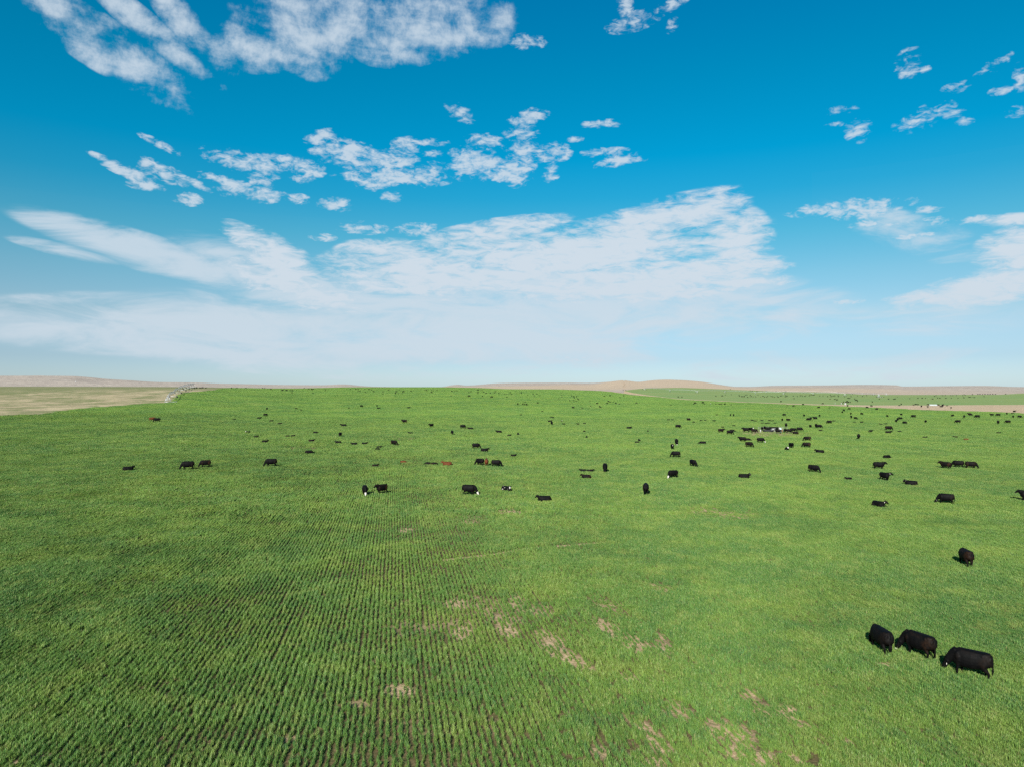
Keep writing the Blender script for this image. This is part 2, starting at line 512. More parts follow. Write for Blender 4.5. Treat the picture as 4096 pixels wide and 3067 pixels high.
e1 = ef(E1, COLS)
wob = (fbm(COLS * 3.1, COLS * 0 + 2.0, 3, 5) - 0.5) * 2
e1 = e1 * (1 + 0.012 * wob * (np.abs(COLS) < 60))
a2400, a4700 = float(p2a(2398)), 60
e2 = np.where(COLS < a2400, e1, np.maximum(ef(E2, COLS), e1 + 2.0))
a2495, a2610 = float(p2a(2495)), float(p2a(2612))
e4 = np.where(COLS < a2495, 0, ef(E4, COLS))
e3 = np.where((COLS >= a2495) & (COLS <= a2610), np.maximum(ef(E3, COLS), e2), e2)
e4 = np.maximum(e4, e3)
crest = np.interp(COLS, [-180, p2a(0), p2a(700), p2a(930), 180], [950, 1000, 1000, 1000, 1000])
dry_l = np.where(COLS < p2a(960), np.maximum(e1, crest), e1)          # dry pasture on the left


def col_to_r(D, A):
    return D / np.cos(np.radians(np.clip(np.abs(A), 0, 40)))


# bare patches in the crop and a trodden cattle path, as seen from the camera: column, row, half sizes, tilt, strength
BARE = [(3085, 1731, 105, 12, 0, 2.2), (3190, 1736, 60, 5, 0, 1.2), (1830, 2412, 45, 22, 0, 1), (1810, 2496, 95, 45, 0, .55), (1850, 2528, 32, 24, 0, 1), (1642, 2509, 70, 35, 0, .5), (1990, 2445, 110, 40, -25, .6), (2030, 2515, 45, 28, -20, 1),
        (1597, 2760, 55, 25, 0, .9), (1443, 2812, 45, 16, 0, .6), (1160, 2954, 40, 16, 10, .6), (1623, 2119, 30, 12, 0, .8), (1700, 2100, 90, 20, 0, .4), (1875, 2077, 60, 18, 0, .6), (2040, 2046, 50, 10, 0, .8),
        (2203, 2554, 60, 24, -20, 1), (2262, 2620, 105, 26, -26, 1.1), (2435, 2509, 70, 24, -28, .95), (2525, 2567, 75, 32, -20, .9), (2650, 2580, 30, 48, 25, .85), (2435, 2425, 80, 30, -20, .6),
        (2150, 2438, 60, 25, 0, .7), (2067, 2412, 30, 42, 20, .75), (2647, 2348, 48, 14, -15, .9), (2512, 2709, 32, 20, -20, .9), (2847, 2051, 95, 18, -5, .95), (2915, 2062, 65, 16, -5, .9), (2776, 2039, 55, 18, 0, .6),
        (2995, 2061, 48, 16, 0, .8), (2718, 2838, 60, 30, -20, .7), (2886, 2915, 85, 40, -20, .75), (2970, 2947, 65, 40, -30, .85), (2944, 3005, 45, 30, 0, .9), (3002, 2780, 45, 30, -30, .7),
        (2563, 2896, 85, 18, -25, .8), (2615, 2944, 38, 24, -20, 1), (2647, 2992, 42, 24, -20, .95), (2396, 2999, 40, 25, -30, .8), (2621, 3044, 42, 20, 0, .9), (3047, 2838, 42, 30, 0, .8), (3053, 3030, 45, 28, 0, .95),
        (3143, 2844, 42, 26, -20, .95), (3175, 2883, 40, 20, -25, .95), (3227, 2908, 34, 20, -20, .8), (3180, 3040, 40, 26, -30, .95), (3381, 2960, 34, 14, -20, .7), (3536, 2657, 26, 10, 0, .7), (3684, 3057, 30, 12, 0, .8),
        (39, 3057, 60, 10, 22, .8), (180, 3024, 34, 20, 0, .6), (1700, 2940, 420, 110, 0, .22), (2800, 2960, 500, 130, 0, .25), (1800, 2480, 420, 110, 0, .2), (1680, 2130, 260, 40, 0, .3), (2330, 2110, 200, 30, 0, .3),
        (540, 2158, 90, 9, 0, .4), (80, 2065, 40, 7, 12, .4), (350, 2160, 80, 8, 0, .25), (1615, 1752, 60, 6, 0, .6), (1220, 1790, 70, 8, 0, .5), (1690, 1694, 50, 4, 0, .6), (1815, 1698, 35, 4, 0, .5)]
PATH = [(1780, 2238), (1880, 2226), (1990, 2212), (2110, 2192), (2260, 2180), (2420, 2168)]


def to_px(X, Y, Z):
    return 2048 + FPX * X / Y, HOR + FPX * (H - Z) / Y


def bareness(px, py):
    v = np.zeros_like(px)
    for x, y, a, b, rot, s in BARE:
        c, s_ = math.cos(math.radians(-rot)), math.sin(math.radians(-rot))
        u = (px - x) * c + (py - y) * s_; w = -(px - x) * s_ + (py - y) * c
        r2 = (u / (a * 1.4)) ** 2 + (w / (b * 1.4)) ** 2
        v = np.maximum(v, s * np.clip(1.25 - r2, 0, 1))
    for (x0, y0), (x1, y1) in zip(PATH[:-1], PATH[1:]):
        t = np.clip(((px - x0) * (x1 - x0) + (py - y0) * (y1 - y0)) / ((x1 - x0) ** 2 + (y1 - y0) ** 2), 0, 1)
        dd = np.hypot((px - x0 - t * (x1 - x0)) * 0.3, py - y0 - t * (y1 - y0))
        v = np.maximum(v, 1.15 * np.clip(1.25 - dd / 4.5, 0, 1))
    return v




def band(name, lo, hi, rings, mat, geo=False, near=False):
    """ground sheet between two boundaries, one column per compass angle"""
    n = len(COLS)
    s = np.linspace(0, 1, rings)
    lo = np.asarray(lo, float); hi = np.asarray(hi, float)
    if geo:
        Dm = np.exp(np.log(np.maximum(lo, 4.0))[:, None] * (1 - s) + np.log(np.maximum(hi, 4.0))[:, None] * s)
    else:
        Dm = lo[:, None] * (1 - s) + hi[:, None] * s
    if near:      # fine rings where single bare patches show
        q1 = np.geomspace(3.0, 19.0, 8)[None, :-1]; q2 = np.geomspace(19.0, 115.0, 400)[None, :]
        s3 = np.linspace(0, 1, 90)[1:]
        q3 = np.exp(np.log(115.0) * (1 - s3)[None, :] + np.log(np.maximum(hi, 120.0))[:, None] * s3[None, :])
        Dm = np.concatenate([np.repeat(q1, n, 0), np.repeat(q2, n, 0), q3], 1)
        rings = Dm.shape[1]
    R = col_to_r(Dm, COLS[:, None])
    X = R * np.sin(np.radians(COLS))[:, None]; Y = R * np.cos(np.radians(COLS))[:, None]
    Z = ground_z(X, Y)
    ok = (hi - lo) > 0.6
    verts = np.stack([X, Y, Z], -1).reshape(-1, 3)
    idx = np.arange(n * rings).reshape(n, rings)
    use = ok[:-1] | ok[1:]
    a = idx[:-1][use][:, :-1]; b = idx[1:][use][:, :-1]; c = idx[1:][use][:, 1:]; dd = idx[:-1][use][:, 1:]
    quads = np.stack([a, dd, c, b], -1).reshape(-1, 4)
    used = np.unique(quads)
    remap = np.full(len(verts), -1); remap[used] = np.arange(len(used))
    o = mesh_np(name, verts[used], remap[quads], mat)
    if near:
        v = verts[used]
        px, py = to_px(v[:, 0], np.maximum(v[:, 1], 1.0), v[:, 2])
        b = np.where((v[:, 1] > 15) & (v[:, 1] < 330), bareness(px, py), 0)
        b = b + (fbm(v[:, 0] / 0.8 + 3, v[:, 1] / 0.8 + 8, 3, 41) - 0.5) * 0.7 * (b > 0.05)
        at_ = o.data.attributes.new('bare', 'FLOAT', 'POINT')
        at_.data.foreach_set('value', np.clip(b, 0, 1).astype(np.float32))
    return o


def mesh_np(name, verts, quads, mat, smooth=True):
    me = bpy.data.meshes.new(name)
    me.vertices.add(len(verts)); me.vertices.foreach_set('co', np.asarray(verts, np.float32).ravel())
    k = quads.shape[1]
    me.loops.add(len(quads) * k); me.loops.foreach_set('vertex_index', quads.astype(np.int32).ravel())
    me.polygons.add(len(quads)); me.polygons.foreach_set('loop_start', np.arange(0, len(quads) * k, k, dtype=np.int32))
    me.polygons.foreach_set('loop_total', np.full(len(quads), k, np.int32))
    me.polygons.foreach_set('use_smooth', np.full(len(quads), smooth))
    me.update(); me.validate()
    if mat: me.materials.append(mat)
    o = bpy.data.objects.new(name, me)
    C.objects.link(o)
    return o


# ------------------------------------------------------------------ materials
def material(name):
    m = bpy.data.materials.new(name)
    m.use_nodes = True
    t = NT(m.node_tree)
    t.n.clear()
    out = t.add('ShaderNodeOutputMaterial')
    return m, t, out


def principled(t, out, col, rough=0.8, spec=0.2, normal=None, metal=0.0):
    b = t.add('ShaderNodeBsdfPrincipled')
    t.put(b.inputs['Base Color'], col)
    t.put(b.inputs['Roughness'], rough)
    t.put(b.inputs['Specular IOR Level'], spec)
    t.put(b.inputs['Metallic'], metal)
    if normal is not None: t.put(b.inputs['Normal'], normal)
    t.l.new(b.outputs[0], out.inputs[0])
    return b


def bump(t, h, strength=0.5, dist=0.1):
    b = t.add('ShaderNodeBump')
    b.inputs['Strength'].default_value = strength
    b.inputs['Distance'].default_value = dist
    t.put(b.inputs['Height'], h)
    return b.outputs[0]


def simple_mat(name, col, rough=0.6, spec=0.3, metal=0.0, var=0.15, scale=6.0):
    m, t, out = material(name)
    pos = t.add('ShaderNodeTexCoord').outputs['Object']
    n = t.noise(pos, scale, 4)
    c = t.mix(t.rng(n, 0.3, 0.7), tuple(x * (1 - var) for x in col), tuple(min(1, x * (1 + var)) for x in col))
    principled(t, out, c, rough, spec, metal=metal)
    return m


ROW_AZ = math.atan((1575 - 2048) / FPX)      # compass angle of the drilled rows


GREEN_A = (0.084, 0.158, 0.028)
GREEN_B = (0.128, 0.186, 0.033)
GREEN_C = (0.040, 0.106, 0.026)


def green_patches(t, pos):
    """crop colour over the field: broad yellow green and blue green drifts, same for leaves and far canopy"""
    n1 = t.noise(pos, 0.035, 5, 0.6, 0.4)
    n2 = t.noise(pos, 0.16, 4, 0.6)
    n3 = t.noise(pos, 0.9, 3, 0.6)
    c = t.mix(t.rng(n1, 0.36, 0.66), GREEN_C, GREEN_A)
    c = t.mix(t.math('MULTIPLY', t.rng(n2, 0.42, 0.72), 0.75), c, GREEN_B)
    c = t.mix(t.math('MULTIPLY', t.rng(n3, 0.52, 0.8), 0.45), c, GREEN_C)
    return c


def mat_field():
    m, t, out = material('crop_field')
    pos = t.add('ShaderNodeNewGeometry').outputs['Position']
    # bare earth with clods and straw
    a = t.noise(pos, 1.3, 6, 0.65)
    b = t.noise(pos, 9.0, 5, 0.7)
    soil = t.mix(t.rng(a, 0.35, 0.68), (0.32, 0.215, 0.125), (0.44, 0.315, 0.19))
    soil = t.mix(t.math('MULTIPLY', t.rng(b, 0.5, 0.75), 0.7), soil, (0.52, 0.41, 0.30))
    soil = t.mix(t.math('MULTIPLY', t.rng(b, 0.46, 0.28), 0.6), soil, (0.19, 0.115, 0.066))
    speck = t.noise(pos, 26.0, 3, 0.7)
    soil = t.mix(t.rng(speck, 0.5, 0.38, 0, 0.7), soil, (0.15, 0.10, 0.065))
    soil = t.mix(t.rng(speck, 0.6, 0.68, 0, 0.6), soil, (0.56, 0.48, 0.36))
    weed = t.noise(pos, 5.5, 5, 0.75)
    soil = t.mix(t.math('MULTIPLY', t.rng(weed, 0.47, 0.58), 0.7), soil, (0.12, 0.14, 0.045))
    # row shade is painted into the soil colour; bare patches keep their pale crust
    soil_shaded = t.mix(1.0, soil, (0.30, 0.33, 0.26), 'MULTIPLY')
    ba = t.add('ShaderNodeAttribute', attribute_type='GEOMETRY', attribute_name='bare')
    soil = t.mix(t.rng(ba.outputs['Fac'], 0.2, 0.95), soil_shaded, soil)
    # closed canopy where the rows run together with distance
    g = green_patches(t, pos)
    sp = t.add('ShaderNodeMapping'); t.put(sp.inputs[0], pos)
    sp.inputs[2].default_value = (0, 0, -ROW_AZ); sp.inputs[3].default_value = (1.0, 0.35, 1)
    fine = t.noise(sp.outputs[0], 1.7, 5, 0.75)
    fine2 = t.noise(pos, 0.42, 5, 0.7)
    g = t.mix(t.rng(fine, 0.62, 0.3, 0, 0.85), g, (0.030, 0.065, 0.016))
    g = t.mix(t.rng(fine, 0.55, 0.8, 0, 0.7), g, (0.17, 0.20, 0.06))
    g = t.mix(t.rng(fine2, 0.56, 0.78, 0, 0.5), g, (0.15, 0.165, 0.045))
    g = t.mix(1.0, t.vmath('SCALE', g, scale=1.54), (1.12, 1.0, 1.04), 'MULTIPLY')
    dist = t.vmath('LENGTH', pos)
    f = t.rng(dist, 170, 330)
    col = t.mix(f, soil, g)
    hh = t.math('ADD', t.math('MULTIPLY', t.noise(pos, 6, 6, 0.7), 0.08), t.math('MULTIPLY', t.noise(pos, 1.2, 4, 0.6), 0.3))
    principled(t, out, col, 0.9, 0.1, bump(t, hh, 0.9, 0.35))
    return m


def mat_far_green(name, tone=(0.150, 0.220, 0.072)):
    m, t, out = material(name)
    pos = t.add('ShaderNodeNewGeometry').outputs['Position']
    n1 = t.noise(pos, 0.012, 5, 0.65, 0.3)
    n2 = t.noise(pos, 0.09, 4, 0.65)
    c = t.mix(t.rng(n1, 0.35, 0.65), tone, tuple(x * y for x, y in zip(tone, (1.25, 1.05, 1.1))))
    c = t.mix(t.rng(n2, 0.45, 0.8, 0, 0.6), c, tuple(x * y for x, y in zip(tone, (0.7, 0.85, 0.9))))
    principled(t, out, c, 0.9, 0.1, bump(t, n2, 0.4, 0.5))
    return m


def mat_dry(name, a, b, c, sc=1.0, green=None, golden=False, relief=1.2):
    m, t, out = material(name)
    pos = t.add('ShaderNodeNewGeometry').outputs['Position']
    n1 = t.noise(pos, 0.011 * sc, 6, 0.65, 0.6)
    n2 = t.noise(pos, 0.07 * sc, 5, 0.7, 0.3)
    n3 = t.noise(pos, 0.6 * sc, 4, 0.7)
    col = t.mix(t.rng(n1, 0.35, 0.65), a, b)
    col = t.mix(t.rng(n2, 0.42, 0.62, 0, 0.9), col, c)
    col = t.mix(t.rng(n3, 0.48, 0.72, 0, 0.6), col, tuple(x * 0.4 for x in c))
    if green:
        n4 = t.noise(pos, 0.018 * sc, 6, 0.7, 0.8)
        col = t.mix(t.rng(n4, 0.44, 0.58, 0, 0.85), col, green)
        dist = t.vmath('LENGTH', pos)
        col = t.mix(t.rng(dist, 600, 780, 0, 0.65), col, green)
    if golden:      # the low hill above the track carries golden grass
        gx_, gy_, _g = hit(2600, 1540)
        far_ = t.vmath('DISTANCE', pos, (gx_, gy_, 10.0))
        col = t.mix(t.rng(far_, 1100, 300, 0, 0.75), col, (0.39, 0.30, 0.205))
    principled(t, out, col, 0.95, 0.05, bump(t, t.math('ADD', n2, t.math('MULTIPLY', n3, 0.2)), 0.5, relief))
    return m


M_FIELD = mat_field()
M_FAR = mat_far_green('far_crop')
M_DRY = mat_dry('dry_pasture', (0.32, 0.265, 0.165), (0.39, 0.32, 0.20), (0.25, 0.21, 0.125), 2.4, (0.125, 0.145, 0.058))
M_WEDGE = mat_dry('dry_verge', (0.40, 0.29, 0.18), (0.44, 0.335, 0.21), (0.36, 0.27, 0.165), 2.5)
M_TRACK = mat_dry('track_dirt', (0.38, 0.29, 0.19), (0.43, 0.34, 0.23), (0.36, 0.27, 0.175), 5.0)
M_HILL = mat_dry('steppe_hills', (0.335, 0.285, 0.24), (0.40, 0.345, 0.29), (0.25, 0.21, 0.18), 0.9, golden=True, relief=2.6)

zero = COLS * 0


def structure(o):
    o['kind'] = 'structure'
    return o


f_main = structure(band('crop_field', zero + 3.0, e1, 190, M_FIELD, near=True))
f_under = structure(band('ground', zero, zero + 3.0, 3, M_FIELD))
f_track = structure(band('dirt_track', e1, e2, 14, M_TRACK))
f_far = structure(band('far_crop_field', e3, e4, 50, M_FAR))
f_wedge = structure(band('dry_verge', e2, e3, 12, M_WEDGE))
f_dry = structure(band('dry_pasture', e1, dry_l, 60, M_DRY))
hill_lo = np.maximum(np.maximum(e4, dry_l), np.maximum(e1, e2))
f_hill = structure(band('hills', hill_lo, zero + 9000, 170, M_HILL, geo=True))
f_hill['label'] = 'pale tan steppe hills along the horizon'


# ------------------------------------------------------------------ the crop: drilled rows of grass, one object of scattered tufts
def mat_leaf():
    m, t, out = material('crop_leaves')
    pos = t.add('ShaderNodeNewGeometry').outputs['Position']
    c = green_patches(t, pos)
    at = t.add('ShaderNodeAttribute', attribute_type='INSTANCER', attribute_name='hue')
    c = t.mix(t.rng(at.outputs['Fac'], 0.55, 1.0, 0, 0.6), c, (0.140, 0.175, 0.045))
    c = t.mix(t.rng(at.outputs['Fac'], 0.35, 0.0, 0, 0.6), c, (0.040, 0.095, 0.032))
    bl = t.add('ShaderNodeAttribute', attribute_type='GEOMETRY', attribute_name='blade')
    c = t.mix(t.rng(bl.outputs['Fac'], 0.5, 0.85, 0, 0.55), c, (0.138, 0.200, 0.036))      # some leaves are yellow green
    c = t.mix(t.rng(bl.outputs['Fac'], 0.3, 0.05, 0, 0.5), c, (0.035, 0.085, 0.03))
    c = t.mix(t.rng(bl.outputs['Fac'], 0.94, 0.98, 0, 0.6), c, (0.27, 0.24, 0.12))      # straw coloured leaves
    c = t.vmath('SCALE', c, scale=LEAF_GAIN)
    di = t.add('ShaderNodeBsdfDiffuse'); t.put(di.inputs[0], c)
    tr = t.add('ShaderNodeBsdfTranslucent'); t.put(tr.inputs[0], t.mix(1.0, c, (1.1, 1.05, 0.5), 'MULTIPLY'))
    gl = t.add('ShaderNodeBsdfGlossy'); gl.inputs['Roughness'].default_value = 0.5; gl.inputs[0].default_value = (0.9, 0.95, 0.9, 1)
    m1 = t.add('ShaderNodeMixShader'); m1.inputs[0].default_value = 0.16
    t.l.new(di.outputs[0], m1.inputs[1]); t.l.new(tr.outputs[0], m1.inputs[2])
    m2 = t.add('ShaderNodeMixShader'); m2.inputs[0].default_value = 0.02
    t.l.new(m1.outputs[0], m2.inputs[1]); t.l.new(gl.outputs[0], m2.inputs[2])
    t.l.new(m2.outputs[0], out.inputs[0])
    return m


LEAF_GAIN = 1.46
M_LEAF = mat_leaf()


def tuft(name, length, n, width, hmin, hmax, spread, square=False):
    """a short length of drilled row: curved, tapering leaves"""
    r = np.random.default_rng(abs(hash(name)) % 1000 if False else sum(map(ord, name)))
    V = []; F = []; tone = []
    for i in range(n):
        x0 = r.uniform(-0.5, 0.5) * length if square else r.normal(0, spread * 0.45); y0 = r.uniform(-0.5, 0.5) * length
        h = hmin + (hmax - hmin) * r.beta(1.6, 1.3) * (1 if square else math.exp(-(x0 / (spread * 1.3)) ** 2)); lean = r.uniform(0.05, 0.5) * h
        a = r.uniform(0, 2 * math.pi); w = width * r.uniform(0.6, 1.2)
        dxy = np.array([math.cos(a), math.sin(a)]); sd = np.array([-dxy[1], dxy[0]]) * w * 0.5
        tw = r.uniform(-0.6, 0.6)
        b0 = np.array([x0, y0]); k = len(V)
        mid = b0 + dxy * lean * 0.3; tip = b0 + dxy * lean
        s2 = sd * math.cos(tw) + dxy * math.sin(tw) * w * 0.4
        V += [(*(b0 - sd * 0.8), -0.2 if square else -0.02), (*(b0 + sd * 0.8), -0.2 if square else -0.02), (*(mid + s2), h * 0.62), (*(mid - s2), h * 0.62), (*tip, h * r.uniform(0.8, 1.0))]
        F += [(k, k + 1, k + 2), (k, k + 2, k + 3), (k + 3, k + 2, k + 4)]
        tone += [r.random()] * 3
    me = bpy.data.meshes.new(name)
    me.from_pydata(V, [], F)
    at = me.attributes.new('blade', 'FLOAT', 'FACE')
    at.data.foreach_set('value', tone)
    me.materials.append(M_LEAF)
    return bpy.data.objects.new(name, me)


tufts = bpy.data.collections.new('crop_tuft_shapes')
NV = 6
for i in range(NV):
    tufts.objects.link(tuft('tuft_a%d' % i, 0.42, 115, 0.0135, 0.13, 0.34, 0.105))       # near rows
for i in range(NV):
    tufts.objects.link(tuft('tuft_b%d' % i, 0.85, 115, 0.026, 0.13, 0.34, 0.11))       # farther rows
for i in range(4):
    tufts.objects.link(tuft('tuft_c%d' % i, 1.7, 120, 0.05, 0.13, 0.34, 0.13))        # farthest rows

for i in range(4):
    tufts.objects.link(tuft('tuft_d%d' % i, 4.4, 1100, 0.11, 0.08, 0.22, 0, True))    # closed stand far off
for i in range(4):
    tufts.objects.link(tuft('tuft_e%d' % i, 6.6, 1000, 0.20, 0.05, 0.14, 0, True))

ca, sa = math.cos(ROW_AZ), math.sin(ROW_AZ)
ROW = 0.27


def row_points(d0, d1, step, var0, nvar, seed, fill=False, stub=False):
    """points along the drilled rows between two distances, inside a generous view"""
    r = np.random.default_rng(seed)
    half = d1 * 0.92
    ks = np.arange(-int(half / ROW), int(half / ROW) + 1)
    ss = np.arange(d0 * 0.8, d1 * 1.2, step)
    K, S = np.meshgrid(ks * ROW, ss, indexing='ij')
    K = K.ravel().astype(np.float32); S = S.ravel().astype(np.float32)
    X = K * ca + S * sa; Y = -K * sa + S * ca
    keep = (Y > d0) & (Y <= d1) & (np.abs(X) < 0.80 * Y + 3)
    K = K[keep]; S = S[keep]
    if fill:      # stray plants between the rows
        some = r.random(len(K)) < 0.10 + 0.7 * np.clip((np.abs(np.arctan2(K, S)) - 0.16) / 0.28, 0, 1)
        K = K[some] + ROW * r.uniform(0.3, 0.7, int(some.sum())); S = S[some]
    S = S + r.uniform(-0.5, 0.5, len(S)) * step * 0.5 + r.uniform(-1, 1, len(S)) * 0.05
    # rows wander a little, as a drill does
    K = K + 0.035 * np.sin(S * 0.23 + np.round(K / 1.1) * 1.7) + r.normal(0, 0.022, len(K))
    X = K * ca + S * sa; Y = -K * sa + S * ca
    Z = ground_z(X, Y)
    px, py = to_px(X, Y, Z)
    b = bareness(px, py)
    n1 = fbm(X / 0.7 + 40, Y / 0.7 + 90, 3, 21)
    n2 = fbm(X / 6 + 11, Y / 6 + 70, 4, 23)
    n3 = fbm(X / 2.2 + 31, Y / 2.2 + 17, 3, 29)
    # thinner crop on the right of the near field, thick on the left
    thin = np.clip((n2 - 0.56) * 1.6, 0, 0.25)
    kill = b * 0.56 + thin * 0.6 + (n1 - 0.5) * 1.5 + (n3 - 0.5) * 0.7 + r.normal(0, 0.05 + 0.6 * np.clip(b, 0, 1), len(X))
    keep = (kill < 0.62) & (Y + 1.0 < np.interp(np.degrees(np.arctan2(X, Y)), COLS, e1)) & (r.random(len(X)) > np.clip((Y - 240) / 90, 0, 1))
    if stub:      # stunted plants and stubble on the bare patches
        keep = (b > 0.2) & (b < 1.6) & (r.random(len(X)) < 0.55)
    X, Y, Z, b, n2, n3 = (q[keep] for q in (X, Y, Z, b, n2, n3))
    n = len(X)
    sc_ = (0.80 + 0.55 * (n2 - 0.5) + 0.5 * (n3 - 0.5) + r.normal(0, 0.13, n)) * (1 - 0.35 * np.clip(b, 0, 1))
    sc_ = np.clip(sc_, 0.4, 1.35) * (0.74 if fill else 0.42 if stub else 1.0)
    hue = np.clip(0.5 + (fbm(X / 1.3 + 4, Y / 1.3, 3, 31) - 0.5) * 1.5 + r.normal(0, 0.16, n), 0, 1)
    if stub: hue = np.clip(hue + 0.35, 0, 1)
    rot = -ROW_AZ + np.where(r.random(n) < 0.5, math.pi, 0) + r.normal(0, 0.12, n)
    return np.stack([X, Y, Z], 1), rot, sc_, hue, var0 + r.integers(0, nvar, n)


def stand_points(d0, d1, size, var0, nvar, seed):
    """the same crop where single rows no longer show, out to the field edge"""
    r = np.random.default_rng(seed)
    gx_ = np.arange(-0.8 * d1, 0.8 * d1, size); gy_ = np.arange(d0, d1, size)
    X, Y = (q.ravel() for q in np.meshgrid(gx_, gy_, indexing='ij'))
    X = X + r.uniform(-.2, .2, len(X)) * size; Y = Y + r.uniform(-.2, .2, len(Y)) * size
    a = np.degrees(np.arctan2(X, Y))
    fade = np.clip((Y - d0) / 70, 0, 1) if d0 < 400 else 1.0
    keep = (np.abs(X) < 0.80 * Y) & (Y + size * 0.6 < np.interp(a, COLS, e1)) & (r.random(len(X)) < fade)
    X = X[keep]; Y = Y[keep]; Z = ground_z(X, Y); n = len(X)
    hue = np.clip(0.5 + (fbm(X / 9 + 4, Y / 9, 3, 31) - 0.5) * 1.2 + r.normal(0, 0.06, n), 0, 1)
    sc_ = np.clip(0.85 + 0.4 * (fbm(X / 30 + 11, Y / 30 + 70, 3, 23) - 0.5) + r.normal(0, .06, n), .5, 1.2)
    gx = (ground_z(X + 2, Y) - ground_z(X - 2, Y)) / 4; gy = (ground_z(X, Y + 2) - ground_z(X, Y - 2)) / 4
    return np.stack([X, Y, Z], 1), np.zeros(n), sc_, hue, var0 + r.integers(0, nvar, n), np.arctan(gy), -np.arctan(gx)


V0 = 2 * NV + 4
sets = [stand_points(230, 620, 4.0, V0, 4, 8), stand_points(620, 1500, 6.0, V0 + 4, 4, 9), row_points(17, 75, 0.36, 0, NV, 1), row_points(75, 150, 0.7, NV, NV, 2), row_points(150, 330, 1.35, 2 * NV, 4, 3),
        row_points(17, 75, 0.36, 0, NV, 4, True), row_points(75, 150, 0.7, NV, NV, 5, True),
        row_points(17, 100, 0.36, 0, NV, 6, False, True)]
GP = np.concatenate([s_[0] for s_ in sets]); GR = np.concatenate([s_[1] for s_ in sets]); GS = np.concatenate([s_[2] for s_ in sets])
GTX = np.concatenate([s_[5] if len(s_) > 5 else np.zeros(len(s_[0])) for s_ in sets]); GTY = np.concatenate([s_[6] if len(s_) > 5 else np.zeros(len(s_[0])) for s_ in sets])
GH = np.concatenate([s_[3] for s_ in sets]); GV = np.concatenate([s_[4] for s_ in sets])
print('TUFTS', [len(s_[0]) for s_ in sets])
gm = bpy.data.meshes.new('grass')
gm.vertices.add(len(GP)); gm.vertices.foreach_set('co', GP.astype(np.float32).ravel())
for nm, kd, arr in (('rot', 'FLOAT', GR), ('tilt_x', 'FLOAT', GTX), ('tilt_y', 'FLOAT', GTY), ('size', 'FLOAT', GS), ('hue', 'FLOAT', GH), ('kind_index', 'INT', GV)):
    at = gm.attributes.new(nm, kd, 'POINT')
    at.data.foreach_set('value', arr.astype(np.int32 if kd == 'INT' else np.float32))
grass = bpy.data.objects.new('grass', gm)
C.objects.link(grass)
grass['kind'] = 'stuff'
grass['label'] = 'green drilled crop growing in rows over the field'
ng = bpy.data.node_groups.new('scatter_rows', 'GeometryNodeTree')
ng.interface.new_socket('Geometry', in_out='INPUT', socket_type='NodeSocketGeometry')
ng.interface.new_socket('Geometry', in_out='OUTPUT', socket_type='NodeSocketGeometry')
G = NT(ng)
gi = G.add('NodeGroupInput'); go = G.add('NodeGroupOutput')
ci = G.add('GeometryNodeCollectionInfo'); ci.inputs[0].default_value = tufts; ci.inputs[1].default_value = True; ci.inputs[2].default_value = True


def named(nm, kd):
    a_ = G.add('GeometryNodeInputNamedAttribute', data_type=kd); a_.inputs[0].default_value = nm
    return [q for q in a_.outputs if q.enabled][0]


ip = G.add('GeometryNodeInstanceOnPoints')
G.l.new(gi.outputs[0], ip.inputs['Points']); G.l.new(ci.outputs[0], ip.inputs['Instance'])
ip.inputs['Pick Instance'].default_value = True
G.l.new(named('kind_index', 'INT'), ip.inputs['Instance Index'])
cr = G.add('ShaderNodeCombineXYZ'); G.l.new(named('rot', 'FLOAT'), cr.inputs[2]); G.l.new(named('tilt_x', 'FLOAT'), cr.inputs[0]); G.l.new(named('tilt_y', 'FLOAT'), cr.inputs[1])
G.l.new(cr.outputs[0], ip.inputs['Rotation'])
cs = G.add('ShaderNodeCombineXYZ')
cs.inputs[0].default_value = 1; cs.inputs[1].default_value = 1
G.l.new(named('size', 'FLOAT'), cs.inputs[2]); G.l.new(named('size', 'FLOAT'), cs.inputs[0])
G.l.new(cs.outputs[0], ip.inputs['Scale'])
G.l.new(ip.outputs[0], go.inputs[0])
md = grass.modifiers.new('rows', 'NODES'); md.node_group = ng


